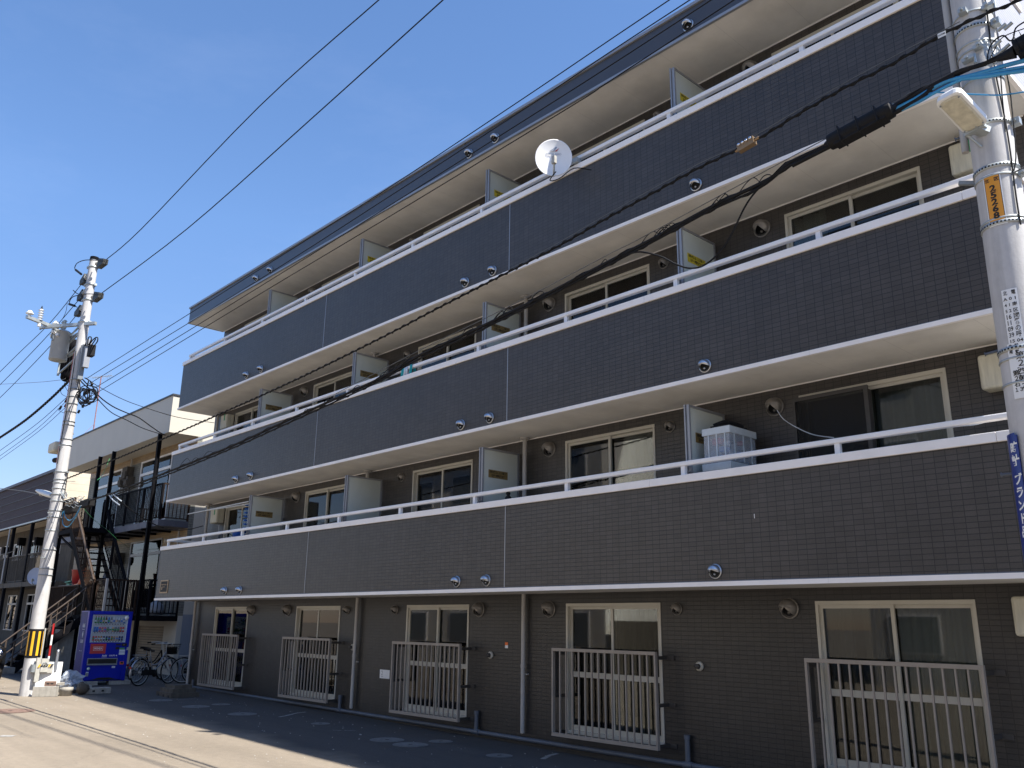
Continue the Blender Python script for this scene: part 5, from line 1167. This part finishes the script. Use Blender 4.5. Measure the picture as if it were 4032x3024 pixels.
bundle = cable(c2, .019, 'thick lower black cable bundle with the long splice closure, running between the poles', wrap=(.6, .006, .024), ends_=(None, (PX+.12, PY+.1, aty(243, 2000, PY).z)), group=G_)
c2b = [(3232, 594), (3103, 655), (2990, 740), (2798, 828), (2600, 936), (2400, 1041), (2067, 1213), (1860, 1315), (1651, 1412), (1500, 1498), (1323, 1580), (1130, 1668), (889, 1776), (600, 1893), (452, 1949)]
cable(c2b, .012, 'second black cable hugging the underside of the thick lower bundle', wrap=(.4, .005, .017), group=G_)
cable([(3585, 362), (3480, 425), (3103, 625), (2798, 790), (2500, 950), (2400, 1000), (2067, 1175), (1860, 1278), (1651, 1380), (1323, 1550)], .0045, 'thin suspension wire strung just above the thick lower bundle', 'wiregrey', group=G_, name='suspension_wire', cat='wire')
random.seed(11)
for i in range(26):
    b = MB()
    t = random.uniform(.0, .95); u = 3050-t*2450; k = [j for j in range(len(c2)-1) if c2[j][0] >= u >= c2[j+1][0]][0]; s_ = (u-c2[k][0])/(c2[k+1][0]-c2[k][0]); v = c2[k][1]+(c2[k+1][1]-c2[k][1])*s_; w_ = random.uniform(18, 45)*(1-t*.5)
    b.tube(spline([atp(u+w_, v-w_*.45+2), atp(u+w_*.4, v-w_*.75-random.uniform(0, 10)), atp(u-w_*.3, v-w_*.5), atp(u-w_, v+w_*.45)], 4), .0045, 5); b.build('slack_loop', 'rubber', bundle)
# splice closures
def closure(pa, pb, r, label, A_=PA, B_=PB):
    a_, c_ = atp(*pa), atp(*pb); d = (c_-a_).normalized(); L = (c_-a_).length; b = MB(); pr_ = [(0, 0), (.3, .0), (.45, .05), (.95, .07), (1, .14), (1, .86), (.95, .93), (.45, .95), (.3, 1), (0, 1)]
    b.lathe(a_, [(r*x, L*y) for x, y in pr_], 16, 0, d)
    s_ = Vector((0, 0, 1)).cross(d).normalized(); u_ = d.cross(s_)
    if u_.z < 0: u_ = -u_
    b.bar(a_+d*L*.15-u_*r*.55, a_+d*L*.86-u_*r*.55, r*1.5, r*.9, 0, up=u_)
    for t in (.25, .5, .75): b.bar(a_+d*L*(t-.01)+u_*r*.0, a_+d*L*(t+.01), r*2.06, r*2.06, 0, up=u_)
    o = tag(b.build('splice_closure', 'rubber', bevel=.006), label, 'splice box', 'splice closures on the lower bundle')
    b = MB()
    for t in (.07, .93, .4): q = a_+d*L*t-s_*r*.9+u_*r*.5; b.tube([q, q+u_*.05], .005, 6); b.tube([q+u_*.05, q+u_*.05+d*.03], .005, 6)
    b.build('clip', 'galv', o)
closure((3535, 418), (3248, 573), .072, 'long black splice closure hanging on the lower bundle before the facade'); closure((4090, 150), (3995, 205), .085, 'black splice closure cut off at the right edge beside the right pole')
b = MB(); p = atp(3995, 204); q = atp(3925, 235); b.tube([p, q], [.05, .02], 12); tag(b.build('cable_boot', 'rubber'), 'tapered black boot where the cable enters the right edge closure', 'cable')
# blue cable covers
cable([(3525, 430), (3600, 392), (3716, 325), (3838, 294), (3956, 259), (4045, 236)], .017, 'upper blue cable sleeve passing in front of the right pole', 'bluecable', group='blue cable sleeves'); cable([(3788, 310), (3859, 303), (3950, 290), (4045, 277)], .016, 'middle blue cable sleeve passing in front of the right pole', 'bluecable', group='blue cable sleeves')
cable([(3540, 438), (3620, 400), (3686, 362), (3788, 312), (3900, 286), (4045, 262)], .013, 'lower blue sleeve hugging the bundle before the right pole', 'bluecable', group='blue cable sleeves')
cable([(3560, 415), (3594, 390), (3650, 370), (3691, 364), (3754, 367), (3847, 372), (3944, 374), (4045, 360)], .006, 'thin teal blue cable hanging lowest across the right pole', 'bluecable', group='blue cable sleeves')
cable([(3120, 652), (3560, 425), (3683, 338), (3760, 300)], .02, 'short black sheath with clips beside the long splice closure', group=G_)
cable([(3888, 247), (3893, 200), (3915, 160), (3950, 140), (3975, 160), (3990, 150), (4000, 110), (4040, 82)], .006, 'black wire curling up to the right beside the right pole', group='service wires'); cable([(3888, 250), (3930, 170), (3960, 140), (4040, 110)], .004, 'thin wire sagging behind the curling black wire', group='service wires')
b = MB()
random.seed(8)
for i in range(12): b.tube(spline([atp(3885+random.uniform(-25, 25), 150+random.uniform(0, 40)), atp(3890+random.uniform(-20, 45), 195+random.uniform(-20, 20)), atp(3890+random.uniform(-5, 40), 240+random.uniform(-10, 20)), atp(3880+random.uniform(0, 60), 250+random.uniform(-10, 10))], 4), .0035, 5)
for x_, y_ in ((3925, 175), (3930, 215), (3960, 190), (3945, 110), (3970, 105)): q = atp(x_, y_); b.tube([q-Vector((.03, 0, .01)), q+Vector((.03, 0, .02))], .014, 8)
tag(b.build('wire_bunch', 'galv'), 'bright bunch of tie wires and clamps on the right side of the right pole', 'wire')
hang = 'thin wires hanging down'
cable([(3938, 255), (3940, 300), (3946, 380), (3955, 470), (3958, 520)], .0045, 'shorter thin black wire hanging beside the right pole', group=hang, n=3); cable([(3955, 255), (3966, 300), (3977, 362), (3989, 470), (3996, 542), (4000, 620), (3992, 674)], .0045, 'longer wavy black wire hanging beside the right pole', group=hang, n=3)
cable([(4040, 655), (3992, 680), (3985, 690)], .006, 'short thin grey wire stub right of the orange number plate', 'wiregrey', group='service wires')
# slack loop under the bundle
cable([(3035, 700), (2975, 755), (2930, 820), (2877, 929), (2831, 996), (2771, 1045), (2718, 1056), (2665, 1042), (2599, 1009), (2519, 992), (2470, 1003)], .009, 'black cable drooping in a long loop below the lower bundle', group='drooping cables')
# high wires
TOPA, TOPB = (PX, PY), (21, -2.2)
W = lambda *a, **k: cable(*a, A_=TOPA, B_=TOPB, **k)
cable([(416, 1024), (558, 900), (1020, 420), (1491, 0), (1600, -95)], .010, 'topmost black power line rising from the left pole across the sky', A_=TOPA, B_=TOPB, group=G_); cable([(398, 1156), (738, 900), (1240, 455), (1744, 0), (1850, -95)], .010, 'second black power line rising from the left pole across the sky', A_=TOPA, B_=TOPB, group=G_)
four = [([(345, 1488), (1000, 1075), (1500, 759), (2042, 400), (2400, 158), (2635, 0), (2760, -85)], 'uppermost'), ([(350, 1512), (1000, 1114), (1500, 795), (2109, 400), (2400, 206), (2716, 0), (2840, -82)], 'second'), ([(330, 1550), (434, 1491), (1000, 1143), (1500, 831), (2181, 400), (2400, 260), (2800, 0), (2930, -85)], 'third'), ([(310, 1590), (1000, 1172), (1500, 873), (2230, 430), (2400, 320), (2890, 0), (3020, -85)], 'lowest')]
for pts, nm in four: cable(pts, .0068, nm+' of the four thin parallel wires crossing the roof fascia', A_=TOPA, B_=TOPB, group='four thin parallel wires')
# lines going away to the left
FA, FB = (PX, PY), (-40, -3.6)
for pts, r, lb in (([(323, 1116), (200, 1268), (80, 1385), (0, 1464), (-60, 1522)], .009, 'upper of three power lines leaving the pole top to the left'), ([(312, 1179), (200, 1308), (80, 1435), (0, 1515), (-60, 1575)], .009, 'middle of three power lines leaving the pole top to the left'), ([(303, 1239), (200, 1360), (86, 1480), (0, 1566), (-60, 1620)], .009, 'lower of three power lines leaving the pole top to the left'),
    ([(280, 1491), (200, 1570), (100, 1655), (0, 1723), (-60, 1762)], .028, 'thick ribbed black cable leaving the left pole to the left'), ([(277, 1551), (150, 1665), (0, 1774), (-60, 1815)], .007, 'upper of three thin wires below the thick ribbed cable'), ([(262, 1578), (150, 1685), (0, 1795), (-60, 1836)], .006, 'middle of three thin wires below the thick ribbed cable'), ([(262, 1600), (150, 1700), (0, 1809), (-60, 1850)], .006, 'lower of three thin wires below the thick ribbed cable'),
    ([(256, 1490), (245, 1495), (150, 1505), (0, 1513), (-60, 1517)], .006, 'nearly level grey twisted wire leaving the left pole')):
    cable(pts, r, lb, 'wiregrey' if 'grey' in lb else 'rubber', A_=FA, B_=FB, group='lines leaving to the left', wrap=(.16, .008, .03) if r > .02 else None)
cable([(211, 1960), (150, 1945), (80, 1932), (0, 1923), (-40, 1921)], .008, 'grey lashed wire crossing below the left lamp head', 'wiregrey', A_=(PX, PY), B_=(-30, -2), group='lines leaving to the left')
cable([(60, 2165), (40, 2175), (0, 2185), (-30, 2192)], .006, 'short grey wire end before the brown eaved building', 'wiregrey', A_=(-2, -2.5), B_=(-30, -2), group='lines leaving to the left')
# service drops to the neighbours
SD = 'service drops between the left pole and the buildings'
D1A, D1B = (PX, PY), (-4.0, 1.2)
cable([(355, 1500), (383, 1553), (440, 1598), (500, 1626), (547, 1645), (600, 1683), (648, 1712), (720, 1730), (769, 1738)], .016, 'thick black service drop sagging to the corner of the cream eave', A_=D1A, B_=D1B, group=SD); cable([(370, 1548), (393, 1580), (440, 1625), (499, 1654), (560, 1685), (620, 1705), (650, 1712)], .012, 'second black service drop sagging beneath the thick one', A_=D1A, B_=D1B, group=SD)
cable([(340, 1488), (383, 1519), (470, 1566), (557, 1600), (700, 1643), (844, 1665)], .008, 'thin black drop wire sagging past the cream eave to the dark building', A_=(PX, PY), B_=(.4, .95), group=SD)
cable([(440, 1945), (480, 1980), (540, 2025), (603, 2062), (650, 2080), (693, 2088), (750, 2083), (799, 2071)], .012, 'black drop cable sagging from the lower bundle towards the second floor balcony', A_=(2.6, -2.75), B_=(.3, -.1), group=SD)
cable([(327, 1996), (345, 2020), (380, 2055), (420, 2085), (470, 2130), (520, 2165)], .006, 'pale green wire sagging before the stairs of the cream building', 'cangreen', A_=(PX, PY), B_=(-6, 1), group=SD)
cable([(432, 1805), (415, 1845), (400, 1875), (383, 1890)], .006, 'short pale green wire slanting before the black columns', 'cangreen', A_=(PX, PY), B_=(-6, 1), group=SD)
b = MB(); 
for pts in ([(430, 1950), (445, 1970), (470, 1988)], [(445, 1945), (470, 1968), (478, 1972)]): P = [atp(u, v) for u, v in pts]; b.tube(P, .011, 6)
tag(b.build('cable_spiral', 'canwhite'), 'white and teal spiral ties hanging from the lower bundle by the stairs', 'wire')
# ================================================================= THINGS ON THE BALCONIES
for i in range(4):
    z = LV[0]+.152+.449*i; x0_, x1_, y0_, y1_ = 16.62+.008*i, 17.02, .27+.01*(i % 2), .86; b = MB(); t = .006
    b.box(x0_, x1_, y0_, y0_+t, z+.02, z+.36, 0); b.box(x0_, x1_, y1_-t, y1_, z+.02, z+.36, 0); b.box(x0_, x0_+t, y0_+t, y1_-t, z+.02, z+.36, 0); b.box(x1_-t, x1_, y0_+t, y1_-t, z+.02, z+.36, 0); b.box(x0_, x1_, y0_, y1_, z, z+.02, 0)
    for xx in (x0_+.07, x0_+.19, x0_+.31): b.box(xx-.008, xx+.008, y0_-.008, y0_, z+.02, z+.36, 1)
    for yy in (y0_+.1, y0_+.3, y1_-.1): b.box(x1_, x1_+.008, yy-.01, yy+.01, z+.02, z+.36, 1)
    b.box(x0_-.015, x1_+.015, y0_-.015, y1_+.015, z+.36, z+.446, 1)
    o = b.build('storage_box', ['frost', 'clearpl']); tag(o, ['lowest clear storage box of the stack hidden behind the second floor parapet', 'clear storage box second from the bottom of the stack by the partition', 'clear storage box with an orange label, second from the top of its stack', 'clear plastic storage box full of odds and ends, topmost of its stack'][i], 'storage box', 'clear storage boxes stacked on the balcony')
    random.seed(i+2); b = MB()
    for k in range(14): q = (random.uniform(x0_+.06, x1_-.06), random.uniform(y0_+.06, y1_-.06), z+.06+random.uniform(0, .24)); s_ = random.uniform(.03, .06); b.box(q[0]-s_, q[0]+s_, q[1]-s_, q[1]+s_, q[2]-s_*.7, q[2]+s_*.7, k % 5)
    b.build('contents', ['canwhite', 'cangrey', 'canred', 'canblue', 'cannavy'], o)
    if i == 2: b = MB(); b.box(x0_+.13, x0_+.26, y0_-.011, y0_-.0085, z+.12, z+.30, 0); b.box(x0_+.14, x0_+.25, y0_-.0125, y0_-.0111, z+.2, z+.28, 1); b.build('box_label', ['orangepl', 'canamber'], o)
b = MB(); b.box(16.7, 16.98, .35, .75, LV[0]+.152+.449*4, LV[0]+.152+.449*4+.04); b.tube(spline([(16.72, .4, 4.22), (16.85, .5, 4.27), (16.95, .7, 4.22)], 4), .03, 8); tag(b.build('dark_bundle', 'rubber'), 'dark bundle lying on top of the clear storage boxes', 'bundle')
c = aty(950, 2075, .55); b = MB(); b.lathe((c.x, .55, LV[0]+1.13), [(0, 0), (.14, 0), (.19, .42), (.20, .44), (.17, .42), (.13, .02), (0, .02)], 18); b.box(c.x-.2, c.x+.2, .4, .7, LV[0]+.151, LV[0]+1.13, 1); tag(b.build('laundry_basket', ['bluepl', 'cangrey']), 'deep blue laundry basket on the second floor balcony at its left end', 'basket')
b = MB()
for (u, v, u2, v2) in ((741, 2024, 978, 1975), (760, 2019, 979, 1984)): b.tube([aty(u, v, .32 if v == 2024 else .45), aty(u2, v2, .32 if v == 2024 else .45)], .014, 8)
tag(b.build('drying_pole', 'canwhite'), 'pair of pale laundry poles jutting past the left end of the second floor balcony', 'laundry pole')
b = MB(); c = aty(969, 2035, .5)
for k in range(7): b.lathe((c.x, .5, c.z-.28+.09*k), [(.05, 0), (.05, .03), (.02, .03)], 10)
b.tube([(c.x, .5, c.z-.3), (c.x, .5, LV[1]-.3)], .004, 5); tag(b.build('hanging_pegs', 'bluepl'), 'string of blue pegs hanging beside the blue laundry basket', 'pegs')
def cloth(c, w_, h, label, mat, seed, y=.03):
    random.seed(seed); b = MB(); n = 10; vs = []
    for i in range(n+1):
        x = c.x-w_/2+w_*i/n
        for (yy, zz) in ((.03-.012-.01*math.sin(i*1.7), c.z-h), (.03-.004, c.z+.005), (.075, c.z+.012), (.122+.008*math.sin(i*2.1), c.z-h*.7)): vs.append((x+.02*math.sin(i+zz*9), yy, zz))
    b.add(vs, [(4*i+j, 4*i+4+j, 4*i+5+j, 4*i+1+j) for i in range(n) for j in range(3)], 0, True); o = b.build('hanging_cloth', mat); o.modifiers.new('t', 'SOLIDIFY').thickness = .004; return tag(o, label, 'cloth', 'cloths hung on the third floor railing')
zr = LV[1]+1.53
for u, w_, h, l, mt in ((1586, .07, .21, 'narrow teal cloth hung on the third floor railing, left one', 'teal'), (1598, .10, .18, 'pale mint cloth hung on the third floor railing between the teal ones', 'canwhite'), (1618, .05, .18, 'thin teal cloth strip on the third floor railing, right one', 'teal')): p = aty(u, 1462, .03); p.z = zr; cloth(p, w_, h, l, mt, 3)
for (px, py), (s_, lb) in (((2001, 1952), (.045, 'small dark frog-like ornament on the second floor coping')), ):
    c = aty(px, py, .09); z = LV[0]+1.348; b = MB(); b.lathe((c.x, .09, z), [(0, 0), (s_, .0), (s_*1.1, s_), (s_*.5, s_*1.7), (s_*.8, s_*2.2), (s_*.6, s_*2.9), (0, s_*3.1)], 14, 0); b.lathe((c.x-.01, .09, z+s_*3.0), [(0, 0), (s_*.4, .01), (0, .03)], 10, 1); tag(b.build('garden_ornament', ['rubber', 'chrome']), 'small dark ornament standing on the second floor coping below the partition', 'ornament')
cable([(3060, 1615), (3085, 1650), (3140, 1685), (3205, 1712), (3283, 1723)], .005, 'thin white cord drooping from the large hood on the second floor', 'canwhite', A_=(17, .9), B_=(20, .1), group='white cords on the balcony'); cable([(3620, 1695), (3760, 1680), (3850, 1670), (3940, 1640)], .005, 'thin white cord tied below the second floor railing near the right pole', 'canwhite', A_=(17, .2), B_=(20, .2), group='white cords on the balcony')
b = MB(); b.box(17.469-.003, 17.469+.004, -.003, -.001, 2.96, 3.01); tag(b.build('paint_mark', 'white_paint'), 'tiny white vertical scratch on the lowest parapet', 'mark')
b = MB(); b.box(17.7, 18.0, .5, .8, LV[0]+.151, LV[0]+1.42); tag(b.build('dark_bin', 'rubber', bevel=.03), 'dark bin standing on the second floor balcony right of the storage boxes', 'bin')
# ================================================================= CAR AT THE LEFT EDGE
ct = thing('parked_car', 'black car at the left edge, only its front corner in view', 'car', (-2.62, -3.28, gz(-2.6)), R(180), local=True)
# local frame: x backwards from the nose (0) to the tail, y across
prof = [(0, .0, .32, .62), (.12, .0, .24, .78), (.45, 0, .20, .88), (1.0, 0, .18, .98), (1.35, 0, .18, 1.08), (1.9, 0, .18, 1.46), (2.6, 0, .18, 1.56), (3.4, 0, .18, 1.50), (3.95, 0, .20, 1.10), (4.25, 0, .3, .95)]
b = MB(); vs = []; n = 12; hw = .78
for x, _, zb, zt in prof:
    fw = hw*(.80 if x == 0 else .93 if x < .2 else 1 if x < 3.9 else .9)
    tw_ = fw*(.78 if zt > 1.2 else .93)
    ring = [(-fw*.9, zb), (-fw, zb+.12), (-fw, min(.86, zt-.05)), (-tw_, zt-.04), (-tw_*.85, zt), (tw_*.85, zt), (tw_, zt-.04), (fw, min(.86, zt-.05)), (fw, zb+.12), (fw*.9, zb)]
    vs += [(x, y, z) for y, z in ring]
k = 10
b.add(vs, [(i*k+j, i*k+(j+1) % k, (i+1)*k+(j+1) % k, (i+1)*k+j) for i in range(len(prof)-1) for j in range(k)]+[tuple(range(k)), tuple(range(len(vs)-1, len(vs)-k-1, -1))], 0, True); b.build('body', 'carpaint', ct)
for s_ in (-1, 1):
    b = MB(); b.lathe((.17, s_*.56, .70), [(0, .0), (.09, .0), (.12, .04), (.10, .1), (0, .13)], 16, 0, (-.6, s_*.35, .1)); b.build('headlight', 'chrome', ct)
for x in (.78, 3.4):
    for s_ in (-1, 1):
        b = MB(); b.lathe((x, s_*.62, .30), [(.0, 0), (.30, 0), (.31, .02), (.31, .16), (.29, .18), (.2, .17), (.19, .15), (0, .16)], 28, 0, (0, s_, 0)); w1 = b.build('wheel', 'rubber', ct); b = MB(); b.lathe((x, s_*.785, .30), [(0, .01), (.03, .01), (.18, 0), (.19, .012)], 20, 0, (0, s_, 0)); b.build('rim', 'silver', w1)
b = MB(); b.box(1.45, 3.5, -.79, -.785, .95, 1.3); b.box(-.012, .01, -.4, .4, .40, .52); b.build('trim', 'rubber', ct)
# ================================================================= HOUSES ACROSS THE STREET (seen in the window panes, bounce light on the soffits)
def house(x0, x1, y0, y1, h, mat, label, roof='darkroof', wins_=4, lv=(1.0, 3.7)):
    t = thing('house', label, 'house', ((x0+x1)/2, (y0+y1)/2, 0)); MB().box(x0, x1, y0, y1, -.6, h).build('wall', mat, t)
    b = MB(); ym = (y0+y1)/2; b.prism([(x0-.3, y0-.5, h), (x0-.3, y1+.5, h), (x0-.3, y1+.5, h+.15), (x0-.3, ym, h+1.1), (x0-.3, y0-.5, h+.15)], (x1-x0+.6, 0, 0)); b.build('roof', roof, t)
    for lev in lv:
        for i in range(wins_):
            x = x0+(x1-x0)*(i+.5)/wins_; f = MB().box(x-.8, x+.8, y1, y1+.05, lev, lev+1.2).build('window', 'white_alu', t); MB().box(x-.74, x+.74, y1+.0505, y1+.06, lev+.06, lev+1.14).build('pane', 'cangrey', f)
    return t
house(-9, 3, -27, -11.8, 9.5, 'white_render', 'white rendered house across the street, mirrored in the windows', lv=(1.0, 3.7, 6.5)); b = MB(); b.box(3.3, 3.45, -20, -11.7, -.6, 1.9); tag(b.build('added_fence', 'weathered'), 'unseen dark fence added beside the white house to dim the lower window reflections', 'fence')  # unseen fence added to keep the bright wall's reflection out of the lower panes
house(9.5, 20.5, -28, -17.5, 15.5, 'grey_beige', 'grey beige apartment block across the street, mirrored in the windows', lv=(1, 3.8, 6.6, 9.4, 12.2)); house(23, 36, -27, -16.5, 6.8, 'siding', 'white sided house across the street behind the photographer')
